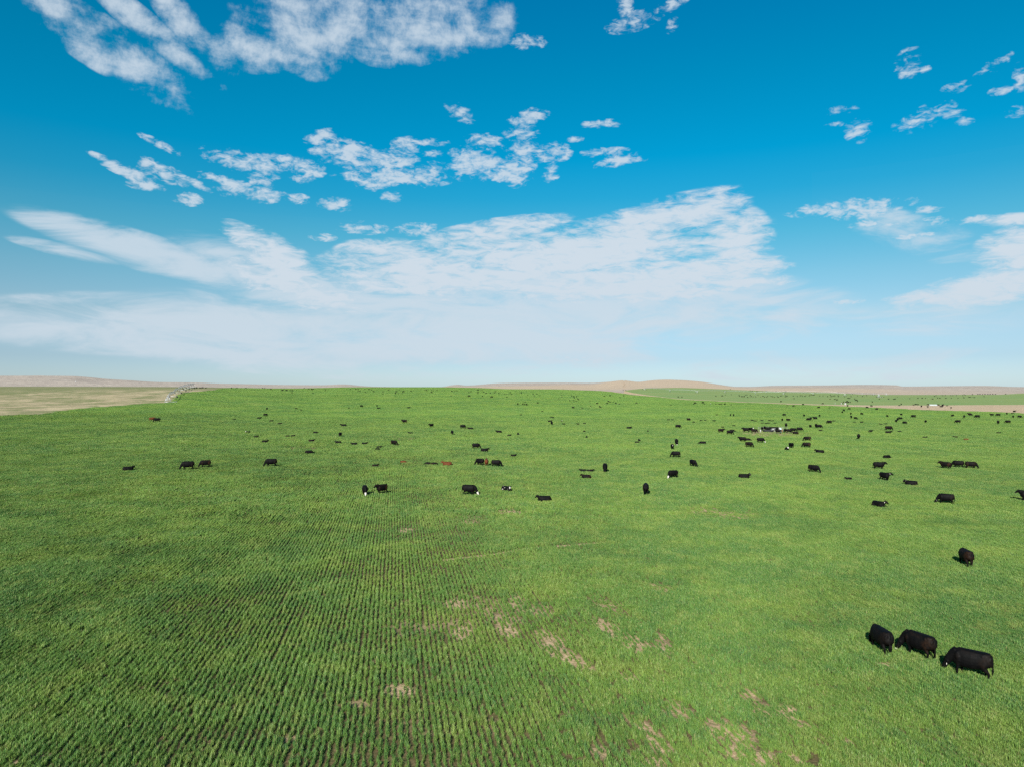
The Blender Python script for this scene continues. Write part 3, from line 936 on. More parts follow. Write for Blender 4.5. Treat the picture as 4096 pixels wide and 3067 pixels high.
# ------------------------------------------------------------------ cattle
def mat_coat(name, kind):
    m, t, out = material(name)
    oc = t.add('ShaderNodeTexCoord').outputs['Object']
    n = t.noise(oc, 3.5, 4, 0.6)
    n2 = t.noise(oc, 14, 3, 0.6)
    at = t.add('ShaderNodeAttribute', attribute_type='GEOMETRY', attribute_name='mark')
    sp = t.add('ShaderNodeSeparateColor'); t.put(sp.inputs[0], at.outputs['Color'])
    face, muzzle, rust = sp.outputs
    if kind in ('red',):
        c = t.mix(t.rng(n, 0.35, 0.7), (0.062, 0.020, 0.008), (0.105, 0.033, 0.012))
        c = t.mix(t.math('MULTIPLY', muzzle, 0.4), c, (0.35, 0.24, 0.16))
    else:
        c = t.mix(t.rng(n, 0.4, 0.75), (0.0014, 0.0014, 0.0016), (0.0030, 0.0027, 0.0027))
        amt = {'brown': 0.6, 'black': 0.10, 'face': 0.08, 'muzzle': 0.28, 'pied': 0.0}[kind]
        c = t.mix(t.math('MULTIPLY', t.math('MULTIPLY', rust, t.rng(n, 0.38, 0.62)), amt), c, (0.042, 0.018, 0.007))
        if kind == 'brown':
            c = t.mix(t.rng(n2, 0.5, 0.75, 0, 0.3), c, (0.02, 0.010, 0.005))
        if kind == 'face':
            f = t.rng(t.math('ADD', face, t.math('MULTIPLY', t.math('SUBTRACT', n2, 0.5), 0.3)), 0.45, 0.6)
            c = t.mix(f, c, (0.46, 0.43, 0.39))
        if kind == 'muzzle':
            c = t.mix(t.rng(muzzle, 0.5, 0.7), c, (0.62, 0.58, 0.55))
        if kind == 'pied':
            f = t.rng(t.math('ADD', t.math('MULTIPLY', face, 0.9), t.math('MULTIPLY', t.math('SUBTRACT', n, 0.42), 2.2)), 0.45, 0.6)
            c = t.mix(f, c, (0.46, 0.43, 0.39))
    principled(t, out, c, t.rng(n2, 0.3, 0.7, 0.58, 0.78), 0.09, bump(t, n2, 0.3, 0.02))
    return m


COAT = {k: mat_coat('coat_' + v, v) for k, v in (('k', 'black'), ('w', 'face'), ('m', 'muzzle'), ('r', 'red'), ('b', 'brown'), ('p', 'pied'))}
M_TAG = simple_mat('ear_tag_plastic', (0.75, 0.72, 0.62), 0.5)


def tube(bm, pts, rad, ref=(0, 1, 0), seg=14, power=1.0):
    """closed tube with elliptical rings (lateral radius, in-plane radius)"""
    ref = Vector(ref)
    pts = [Vector(p) for p in pts]
    rings = []
    for i, p in enumerate(pts):
        tg = (pts[min(i + 1, len(pts) - 1)] - pts[max(i - 1, 0)]).normalized()
        a = (ref - tg * ref.dot(tg)).normalized()
        b = tg.cross(a)
        ra, rb = rad[i] if isinstance(rad[i], tuple) else (rad[i], rad[i])
        ring = []
        for k in range(seg):
            th = 2 * math.pi * k / seg
            cx, sx = math.cos(th), math.sin(th)
            cx = math.copysign(abs(cx) ** power, cx); sx = math.copysign(abs(sx) ** power, sx)
            ring.append(bm.verts.new(p + a * cx * ra + b * sx * rb))
        rings.append(ring)
    for r0, r1 in zip(rings[:-1], rings[1:]):
        for k in range(seg):
            bm.faces.new((r0[k], r0[(k + 1) % seg], r1[(k + 1) % seg], r1[k]))
    for ring, p, flip in ((rings[0], pts[0], True), (rings[-1], pts[-1], False)):
        cv = bm.verts.new(sum((v.co for v in ring), Vector()) / seg)
        for k in range(seg):
            f = (ring[k], ring[(k + 1) % seg], cv)
            bm.faces.new(f[::-1] if flip else f)


def cow_mesh(name, pose, turn=0.0, step=0.0, voxel=0.030):
    """one continuous body: barrel, neck, head with ears, legs and tail fused into a single skin"""
    bm = bmesh.new()
    lie = pose.startswith('lie')
    dz_ = -0.60 if lie else 0.0
    wd = 1.14 if lie else 1.0
    barrel = [(-0.99, 1.08, .12, .16), (-0.96, 1.06, .24, .27), (-0.84, 1.03, .30, .34), (-0.62, 1.00, .33, .37), (-0.35, .95, .355, .42), (-0.05, .92, .375, .455),
              (.25, .93, .36, .45), (.5, .95, .32, .45), (.68, .99, .26, .40), (.82, 1.04, .18, .30), (.9, 1.06, .10, .17)]
    tube(bm, [(x, 0, z + dz_) for x, z, a, b in barrel], [(a * wd, b) for x, z, a, b in barrel], (0, 1, 0), 20, 0.86)
    # topline: loin and hips keep the back level
    tube(bm, [(-0.93, 0, 1.28 + dz_), (-.7, 0, 1.29 + dz_), (.2, 0, 1.29 + dz_), (.6, 0, 1.31 + dz_)], [(.15, .07), (.27, .08), (.24, .09), (.13, .09)], (0, 1, 0), 12)
    # shoulder blades, hooks and pins, brisket and belly
    for s_ in (-1, 1):
        tube(bm, [(.60, .17 * s_, 1.22 + dz_), (.55, .25 * s_, 1.0 + dz_), (.50, .25 * s_, .80 + dz_)], [(.10, .14), (.11, .17), (.09, .14)], (0, 1, 0), 10)
        tube(bm, [(-.45, .20 * s_, 1.25 + dz_), (-.58, .24 * s_, 1.21 + dz_), (-.68, .22 * s_, 1.18 + dz_)], [.06, .075, .06], (0, 1, 0), 8)
        tube(bm, [(-.95, .13 * s_, 1.22 + dz_), (-.92, .18 * s_, 1.05 + dz_)], [.07, .10], (0, 1, 0), 8)
    tube(bm, [(.82, 0, .86 + dz_), (.62, 0, .66 + dz_), (.35, 0, .55 + dz_)], [(.10, .14), (.15, .16), (.16, .10)], (0, 1, 0), 12)
    ct, st = math.cos(turn), math.sin(turn)
    piv = Vector((.72, 0, 1.08 + dz_))

    def tr(p, k=1.0):
        v = Vector(p) - piv
        c, s = math.cos(turn * k), math.sin(turn * k)
        return piv + Vector((v.x * c - v.y * s, v.x * s + v.y * c, v.z))
    side = Vector((-st, ct, 0))
    if pose == 'graze':
        neck = [((.62, 0, 1.10), .24, .34), ((.86, 0, .96), .19, .27), ((1.04, 0, .76), .15, .20), ((1.15, 0, .58), .125, .165)]
        head = [((1.10, 0, .64), .105, .13), ((1.17, 0, .52), .125, .15), ((1.25, 0, .36), .115, .135), ((1.33, 0, .21), .09, .105), ((1.38, 0, .11), .085, .085), ((1.40, 0, .06), .04, .05)]
        poll = (1.10, 0, .66)
    elif pose == 'stand':
        neck = [((.60, 0, 1.10), .26, .36), ((.82, 0, 1.18), .20, .29), ((.99, 0, 1.26), .16, .23), ((1.08, 0, 1.31), .135, .18)]
        head = [((1.02, 0, 1.36), .10, .12), ((1.12, 0, 1.33), .13, .155), ((1.26, 0, 1.24), .11, .135), ((1.39, 0, 1.14), .085, .105), ((1.47, 0, 1.08), .078, .085), ((1.50, 0, 1.06), .045, .055)]
        poll = (1.03, 0, 1.39)
    elif pose == 'lie':
        neck = [((.58, 0, .50), .26, .33), ((.80, 0, .58), .20, .26), ((.95, 0, .69), .16, .20), ((1.02, 0, .77), .13, .16)]
        head = [((.96, 0, .82), .10, .12), ((1.06, 0, .80), .13, .155), ((1.20, 0, .71), .11, .135), ((1.32, 0, .61), .085, .105), ((1.39, 0, .55), .078, .085), ((1.42, 0, .53), .045, .055)]
        poll = (.97, 0, .85)
    else:                                              # lying with the head laid low
        neck = [((.60, 0, .48), .22, .28), ((.86, 0, .40), .16, .20), ((1.06, 0, .33), .13, .16), ((1.16, 0, .32), .12, .14)]
        head = [((1.08, 0, .36), .10, .12), ((1.18, 0, .35), .12, .14), ((1.32, 0, .27), .10, .12), ((1.45, 0, .18), .075, .09), ((1.54, 0, .13), .065, .07), ((1.57, 0, .12), .04, .05)]
        poll = (1.10, 0, .44)
    tube(bm, [tr(p, 0.35 + 0.65 * i / 3) for i, (p, a, b) in enumerate(neck)], [(a, b) for p, a, b in neck], side, 16)
    hp = [tr(p) for p, a, b in head]
    tube(bm, hp, [(a, b) for p, a, b in head], side, 14, 0.9)
    ears = []
    for s in (-1, 1):
        e0 = tr((poll[0] + .02, .09 * s, poll[2] - .04)); e1_ = tr((poll[0] - .02, .20 * s, poll[2] - .05)); e2_ = tr((poll[0] - .03, .29 * s, poll[2] - .09))
        tube(bm, [e0, e1_, e2_], [(.03, .045), (.028, .06), (.015, .02)], (1, 0, 0), 8)
        ears.append(e1_)
    # legs
    for s in (-1, 1):
        if lie:
            tube(bm, [(.42, .22 * s, .30), (.70, .25 * s, .14), (.82, .22 * s, .09)], [.16, .10, .07], (0, 1, 0), 10)
            tube(bm, [(.82, .22 * s, .09), (.55, .17 * s, .06), (.44, .14 * s, .05)], [.07, .05, .05], (0, 1, 0), 8)
            tube(bm, [(-.72, .24 * s, .36), (-.50, .36 * s, .26), (-.24, .40 * s, .16)], [.22, .20, .11], (0, 1, 0), 12)
            tube(bm, [(-.24, .40 * s, .14), (-.52, .43 * s, .08), (-.60, .42 * s, .07), (-.22, .44 * s, .05)], [.10, .06, .055, .05], (0, 1, 0), 8)
        else:
            f = step * s; g = -step * s
            tube(bm, [(.56, .17 * s, 1.0), (.54, .20 * s, .78), (.52 + f * .5, .19 * s, .60), (.53 + f * .8, .18 * s, .38), (.52 + f, .18 * s, .12), (.55 + f, .18 * s, .0)],
                 [(.13, .22), (.12, .18), (.085, .11), (.06, .065), (.048, .052), (.062, .07)], (0, 1, 0), 12)
            tube(bm, [(-.66, .18 * s, 1.02), (-.62, .22 * s, .82), (-.58 + g * .5, .22 * s, .66), (-.78 + g * .8, .20 * s, .44), (-.76 + g, .19 * s, .14), (-.71 + g, .19 * s, .0)],
                 [(.15, .28), (.14, .24), (.10, .16), (.058, .075), (.048, .052), (.062, .07)], (0, 1, 0), 12)
    # tail
    if lie:
        tube(bm, [(-.94, 0, .60), (-1.04, .04, .42), (-1.02, .10, .2), (-.96, .16, .06)], [.045, .038, .035, .05], (0, 1, 0), 8)
    else:
        tube(bm, [(-.93, 0, 1.24), (-1.02, .01, 1.12), (-1.04, .02, .80), (-1.03, .03, .55), (-1.02, .03, .36)], [.045, .04, .034, .055, .03], (0, 1, 0), 8)
        if pose == 'stand' or True:
            tube(bm, [(-.35, 0, .62), (-.5, 0, .58), (-.62, 0, .60)], [(.08, .07), (.12, .09), (.08, .07)], (0, 1, 0), 8)
    bmesh.ops.recalc_face_normals(bm, faces=bm.faces)
    raw = bpy.data.meshes.new(name + '_raw'); bm.to_mesh(raw); bm.free()
    tmp = bpy.data.objects.new('tmp', raw); C.objects.link(tmp)
    rm = tmp.modifiers.new('r', 'REMESH'); rm.mode = 'VOXEL'; rm.voxel_size = voxel; rm.use_smooth_shade = True
    sm = tmp.modifiers.new('s', 'SMOOTH'); sm.factor = 0.5; sm.iterations = 2
    dg = bpy.context.evaluated_depsgraph_get(); dg.update()
    me = bpy.data.meshes.new_from_object(tmp.evaluated_get(dg)); me.name = name
    bpy.data.objects.remove(tmp, do_unlink=True); bpy.data.meshes.remove(raw)
    n = len(me.vertices); co = np.empty(n * 3, np.float32); me.vertices.foreach_get('co', co); co = co.reshape(-1, 3)
    # where markings may lie: face, muzzle, rusty haunch and shoulder
    a0 = np.array(hp[0]); a1 = np.array(hp[-1]); ax = a1 - a0; L = np.linalg.norm(ax); ax /= L
    tt = (co - a0) @ ax / L; rr = np.linalg.norm(co - a0 - np.outer((co - a0) @ ax, ax), axis=1)
    on = (rr < 0.155) & (co[:, 0] > 0.6)
    face = np.where(on, np.clip((tt - 0.12) * 8, 0, 1), 0); muz = np.where(on, np.clip((tt - 0.66) * 9, 0, 1), 0)
    hz = co[:, 2] - dz_
    rust = np.clip(1 - np.hypot((co[:, 0] + .72) / .42, (hz - .9) / .5), 0, 1) * 1.6 + np.clip(1 - np.hypot((co[:, 0] - .55) / .3, (hz - .95) / .4), 0, 1) * .8 + 0.25 * (hz > 1.2)
    colr = np.stack([face, muz, np.clip(rust, 0, 1), np.ones(n)], 1).astype(np.float32)
    at = me.color_attributes.new('mark', 'FLOAT_COLOR', 'POINT'); at.data.foreach_set('color', colr.ravel())
    if not lie:      # short legged beef build
        zz_ = co[:, 2]
        co[:, 2] = np.where(zz_ < 0.6, zz_ * 0.90, zz_ - 0.06)
        co *= 1.05
        ears = [Vector((e.x * 1.05, e.y * 1.05, (e.z * 0.9 if e.z < 0.6 else e.z - 0.06) * 1.05)) for e in ears]
    co[:, 0] *= 0.86; me.vertices.foreach_set('co', co.ravel()); me.update()
    ears = [Vector((e.x * 0.86, e.y, e.z)) for e in ears]
    me.materials.append(COAT['k'])
    me.polygons.foreach_set('use_smooth', np.ones(len(me.polygons), bool))
    return me, ears


POSES = {}
for key, pose, turn, step in (('g0', 'graze', 0.0, 0.10), ('g1', 'graze', 0.45, -0.08), ('g2', 'graze', -0.45, 0.14), ('s0', 'stand', 0.0, 0.08), ('s1', 'stand', 0.75, -0.06), ('s2', 'stand', -0.75, 0.10),
                              ('l0', 'lie', 0.0, 0), ('l1', 'lie', 0.7, 0), ('l2', 'lie', -0.7, 0), ('l3', 'lie_low', 0.35, 0)):
    POSES[key] = cow_mesh('cow_' + key, pose, turn, step)
    POSES[key + 'f'] = cow_mesh('cow_far_' + key, pose, turn, step, 0.085)


def tag_mesh():
    bm = bmesh.new()
    bmesh.ops.create_cube(bm, size=1)
    bmesh.ops.scale(bm, vec=(0.012, 0.075, 0.09), verts=bm.verts)
    bmesh.ops.bevel(bm, geom=list(bm.edges), offset=0.005, segments=1)
    me = bpy.data.meshes.new('ear_tag'); bm.to_mesh(me); bm.free(); me.materials.append(M_TAG)
    return me


TAG_ME = tag_mesh()
HEAD = {'R': 0, 'BR': 45, 'B': 90, 'BL': 135, 'L': 180, 'FL': 225, 'F': 270, 'FR': 315}
LEN = {'g': 2.15, 's': 2.3, 'l': 2.2}
WID = {'g': .75, 's': .75, 'l': .95}


def parse(line):
    left, _, label = line.partition('|')
    f = left.split()
    px, py, w = float(f[0]), float(f[1]), float(f[2])
    pose, head, coat = f[3], f[4], f[5]
    extra = f[6:] if len(f) > 6 else []
    return px, py, w, pose, head, coat, extra, label.strip()


# pixel column, pixel row of the feet, width, pose, heading, coat, extras | label
NEAR = '''
3880 2704 178 g0 172 k tag|black cow with white ear tag grazing, nearest the camera at the lower right
3674 2625 158 g1 146 m|black cow with white muzzle between two others at the lower right
3523 2603 110 g0 118 k|black cow turned away, leftmost of the three nearest cows
3862 2262 74 g2 112 b|lone black cow with rusty brown rump grazing above the nearest trio
3783 2015 66 g0 L k tag|black cow grazing leftward with pale ear tag, near the right edge
4112 2006 74 s0 L k|black cow walking in, cut off by the right edge of the frame
3514 2026 43 l1 FR k tag|black cow lying with pale ear tag, directly below a lying cow and a standing pair
3643 1940 50 l1 L k tag|black cow lying facing left with white ear tag, right of a standing cow
3538 1922 38 s1 FR k tag|black cow standing with bright ear tag, just below a long side-on cow
3515 1877 52 s0 R k|black cow standing side-on facing right, head level, above a cow with bright ear tag
3548 1833 20 l3 BR k|black calf lying flat above the side-on standing cow at the right
3394 1920 21 l2 FL b|dark brown calf lying with raised head, alone left of a standing pair
3781 1875 34 s1 160 b|black brown cow looking left, leftmost of three in a row at the right
3832 1870 42 g0 L k|black cow grazing left, middle of three in a row at the right
3883 1874 38 g0 R b|brown tinged cow grazing right, rightmost of three in a row at the right
3254 1889 42 g0 340 k|black cow grazing rightward alone, right of centre below a lying calf
3279 1811 32 l0 L k|black cow lying stretched out facing left, above a lone grazing cow
2976 1912 30 l1 R k tag|black calf lying with pale tag, alone right of a white-faced grazing cow
2772 1866 27 g1 300 k|black cow grazing toward the camera below a long side-on cow right of centre
2703 1829 39 g0 L k|black cow grazing leftward, long side-on body right of centre
2691 1912 32 g1 215 w|black cow with white face grazing left, right of centre
2583 1977 26 g0 B k|black cow seen from behind, lowest one right of centre
2420 1888 21 g0 F k|black cow seen end on beside a group of lying calves, centre right
2177 2004 56 l0 188 k|black cow lying facing left, lowest of the lying cows near the centre
2027 1963 27 l2 FR p|black and white calf lying curled right of a white-faced grazing cow
1877 1980 72 g0 345 w|large black cow with white face grazing right, centre of the field
1527 1974 46 s0 218 b|brown black cow standing facing the camera's left beside a white-faced cow
1460 1979 26 g0 275 w|black cow with long white face grazing toward the camera on the drilled rows
1985 1867 39 g0 352 k|black cow grazing right, rightmost of the trio with a red one
1946 1863 15 s0 B r|red brown cow seen from behind between two black cows
1920 1861 27 g1 140 k|black cow grazing away, left of the red brown cow
1789 1861 28 l0 L r|red calf lying stretched out facing left, just left of a trio with a red cow
1737 1858 22 l3 R b|dark brown calf lying next to a smaller one, left of the red lying calf
1711 1857 16 l3 L b|small dark calf lying left of a larger dark brown calf
1614 1851 25 l3 R r|red brown calf lying curled on the drilled rows
1501 1866 20 l0 R b|dark calf lying low above the pair standing on the drilled rows
1085 1866 52 g0 L k|black cow grazing leftward alone, left of the drilled rows
822 1868 45 g0 188 b|black cow grazing left, right one of the pair at the left
752 1878 55 g0 L k|black cow grazing left, left one of the pair at the left
514 1881 38 l1 R k|black cow lying alone, leftmost of the cows lower left
629 1687 28 g0 L k|black cow side-on next to a red calf, far left
607 1682 18 s0 R r|red calf standing against a black cow, far left
1904 1794 27 g0 R k|black cow grazing right above a small lying calf, centre
1938 1805 22 l0 R k|black calf lying just below a cow grazing right, centre
2054 1825 18 l1 R k|black calf lying alone right of a small lying calf, centre
2345 1912 46 l0 L b|dark calf lying long facing left, lowest of three lying calves
2333 1886 30 l0 L k|black calf lying facing left, upper left of three lying calves
2361 1887 18 l0 R k|small black calf lying, upper right of three lying calves
2706 1778 20 g0 275 m|black cow facing the camera with white nose, upper of two at right of centre
2689 1797 14 s0 275 m|black cow facing the camera with a white spot, lower of two at right of centre
2810 1775 21 l3 L k|black calf lying flat right of two cows facing the camera
3042 1770 31 g0 R w|black cow with white face grazing right below the watering place
2996 1788 25 g0 340 b|brown black cow grazing right, lowest one below the watering place
2969 1766 24 s0 L k|black cow standing facing left beside a small calf below the watering place
2989 1762 10 l3 R k|small calf lying beside a standing cow below the watering place
3165 1792 20 s2 300 k|black cow standing above a black and white calf, right of the watering place
3147 1799 12 l1 F p|black and white calf lying below a standing cow
3229 1764 27 g0 L b|reddish black cow, upper one of two grazing left below the watering place
3226 1790 24 g0 L b|brown black cow, lower one of two grazing left below the watering place
2712 1712 24 g0 R k|black cow grazing right alone above two camera-facing cows
2884 1730 23 s0 R b|reddish black cow standing facing right, left of the watering place
2919 1737 21 g0 R k|black cow grazing right just left of the watering place
2929 1726 15 l3 R k|calf lying flat behind a grazing cow left of the watering place
2516 1714 22 l1 R k|black calf lying stretched left of a cow grazing right
1851 1713 26 g0 350 k|black cow grazing right with a calf lying behind its head, centre left
1882 1717 20 l0 L k|black calf lying right of a grazing cow, centre left
1809 1738 13 g0 280 k|black cow end on below a grazing cow and calf, centre left
1996 1730 27 l0 L k|black cow lying stretched facing left, centre
1642 1734 21 l0 L k|black calf lying left beside the drilled rows, centre left
1725 1708 18 s0 215 k|black cow standing turned toward the camera, between a pair of cows, centre left
1618 1692 25 s0 L b|black cow standing side-on facing left at the head of the drilled rows
1576 1781 24 g1 320 b|black cow grazing down to the right beside the drilled rows
1361 1746 16 g0 255 k|black cow facing the camera above three lying calves, left of centre
1375 1704 27 l0 L k|black calf lying alone above a camera-facing cow, left of centre
1353 1772 28 l0 L k tag|black calf lying with white ear tag, leftmost of three in a line
1417 1779 29 l0 L k|black calf lying, middle of three in a line left of centre
1458 1777 26 l0 R k|black calf lying facing right, rightmost of three in a line
1516 1791 19 l0 R k|black calf lying, upper of two close together beside the rows
1511 1799 14 l3 R k|small dark calf lying, lower of two close together beside the rows
1237 1813 20 l3 R k|black calf lying alone above the lone grazing cow at left
1246 1766 30 l0 R b|brown headed calf lying facing right, left of three in a line
1263 1733 26 l3 R k|black calf lying flat above a brown headed calf
1172 1745 18 l1 R k|black calf lying, right one of a close pair on the left
1151 1746 15 l3 R b|dark calf lying, left one of a close pair on the left
1060 1769 29 l0 R k|black calf lying facing right, lowest of the left cluster
1025 1749 21 l1 R b|brown black calf lying below a white-faced calf
993 1730 21 l0 190 w|calf with white face lying, left cluster
1118 1697 22 l0 R k|black calf lying facing right, lower of two on the left slope
1085 1685 17 l0 R k|black calf lying facing right, upper of two on the left slope
1062 1664 17 g0 R k|black cow standing side-on above lying calves on the left slope
1037 1674 14 l0 R k|black calf lying left of a standing cow on the left slope
938 1678 12 l1 R k|small black calf lying alone, leftmost on the left slope
2037 1743 16 l1 R k|black calf lying, left one of a pair near the centre
2073 1739 12 l1 B k|small black calf lying, right one of a pair near the centre
2557 1764 11 l1 B k|small calf lying above a flat lying calf, right of centre
2548 1771 17 l3 R k|calf lying flat below a smaller calf, right of centre
2207 1699 11 g0 280 k|black cow end on below a lying calf, centre
2200 1687 12 l1 R k|black calf lying just behind a cow seen end on, centre
3434 1756 12 g0 B k|black cow seen from behind, alone right of the watering place
3554 1721 29 g0 R b|black cow grazing right above a lying calf, right side
3553 1732 16 l0 R k|black calf lying just below a cow grazing right, right side
3698 1751 19 l0 R k|black calf lying alone facing right, right side
3822 1750 18 l0 L k|black calf lying left of a red calf, right side
3864 1759 15 l3 L r|small red calf lying alone near the right edge
3993 1733 14 l0 R k|black calf lying alone, rightmost of the lying calves
4031 1693 20 g0 L k|black cow grazing left beside a cow seen from behind, right edge
3992 1696 9 g0 B k|black cow seen from behind, left of a grazing cow at the right edge
3831 1692 19 g0 L k|black cow grazing left alone below the bare dirt, right side
3909 1671 20 g0 L k|black cow grazing left just below a close pair, right side
3654 1670 19 g0 L k|black cow grazing left between a loose group and a lone cow, right side
3317 1694 17 g0 L k|black cow grazing left with a calf lying behind it, right of the watering place
3282 1723 18 l3 R k|black calf lying stretched out right of the watering place
3260 1678 17 s0 L k|black cow standing facing left beside an overlapping pair
3235 1683 14 g0 L k|black cow, nearer one of an overlapping pair above the watering place
3276 1712 16 g0 R k|black cow grazing right, touching another end-on cow
3264 1711 11 s0 F k|black cow end on, touching a cow grazing right
'''
WATER = '''
2983 1728 31 s0 L k|black cow standing facing left at the left end of the watering place
3003 1725 14 s0 FR w|white-faced cow between two black cows at the watering place
3017 1731 24 g0 R b|brown tinged cow grazing right at the left of the watering place
3048 1722 8 s0 F k|black cow facing the camera behind a white drum at the watering place
3058 1721 10 s0 F k|black cow drinking behind the trough, left of the water tub
3072 1723 26 g0 R k|black cow with head down along the trough
3086 1722 22 g0 R k|black cow beside the white water tub
3104 1722 18 g0 R k|black cow behind the one in front of the water tub
3113 1733 19 s0 L k|black cow standing side-on on the bare earth in front of the trough
3140 1730 10 s0 F b|reddish cow facing the camera beside the fence posts
3157 1731 24 s0 R k|black cow standing right of the fence posts
3172 1727 22 g0 R k|black cow second from the right at the watering place
3182 1735 28 l0 L b|brown black cow lying at the right end of the bare earth
3198 1724 17 g0 R k|black cow at the far right end of the watering place
3144 1709 10 s0 B k|black cow end on just above the fence panel
'''
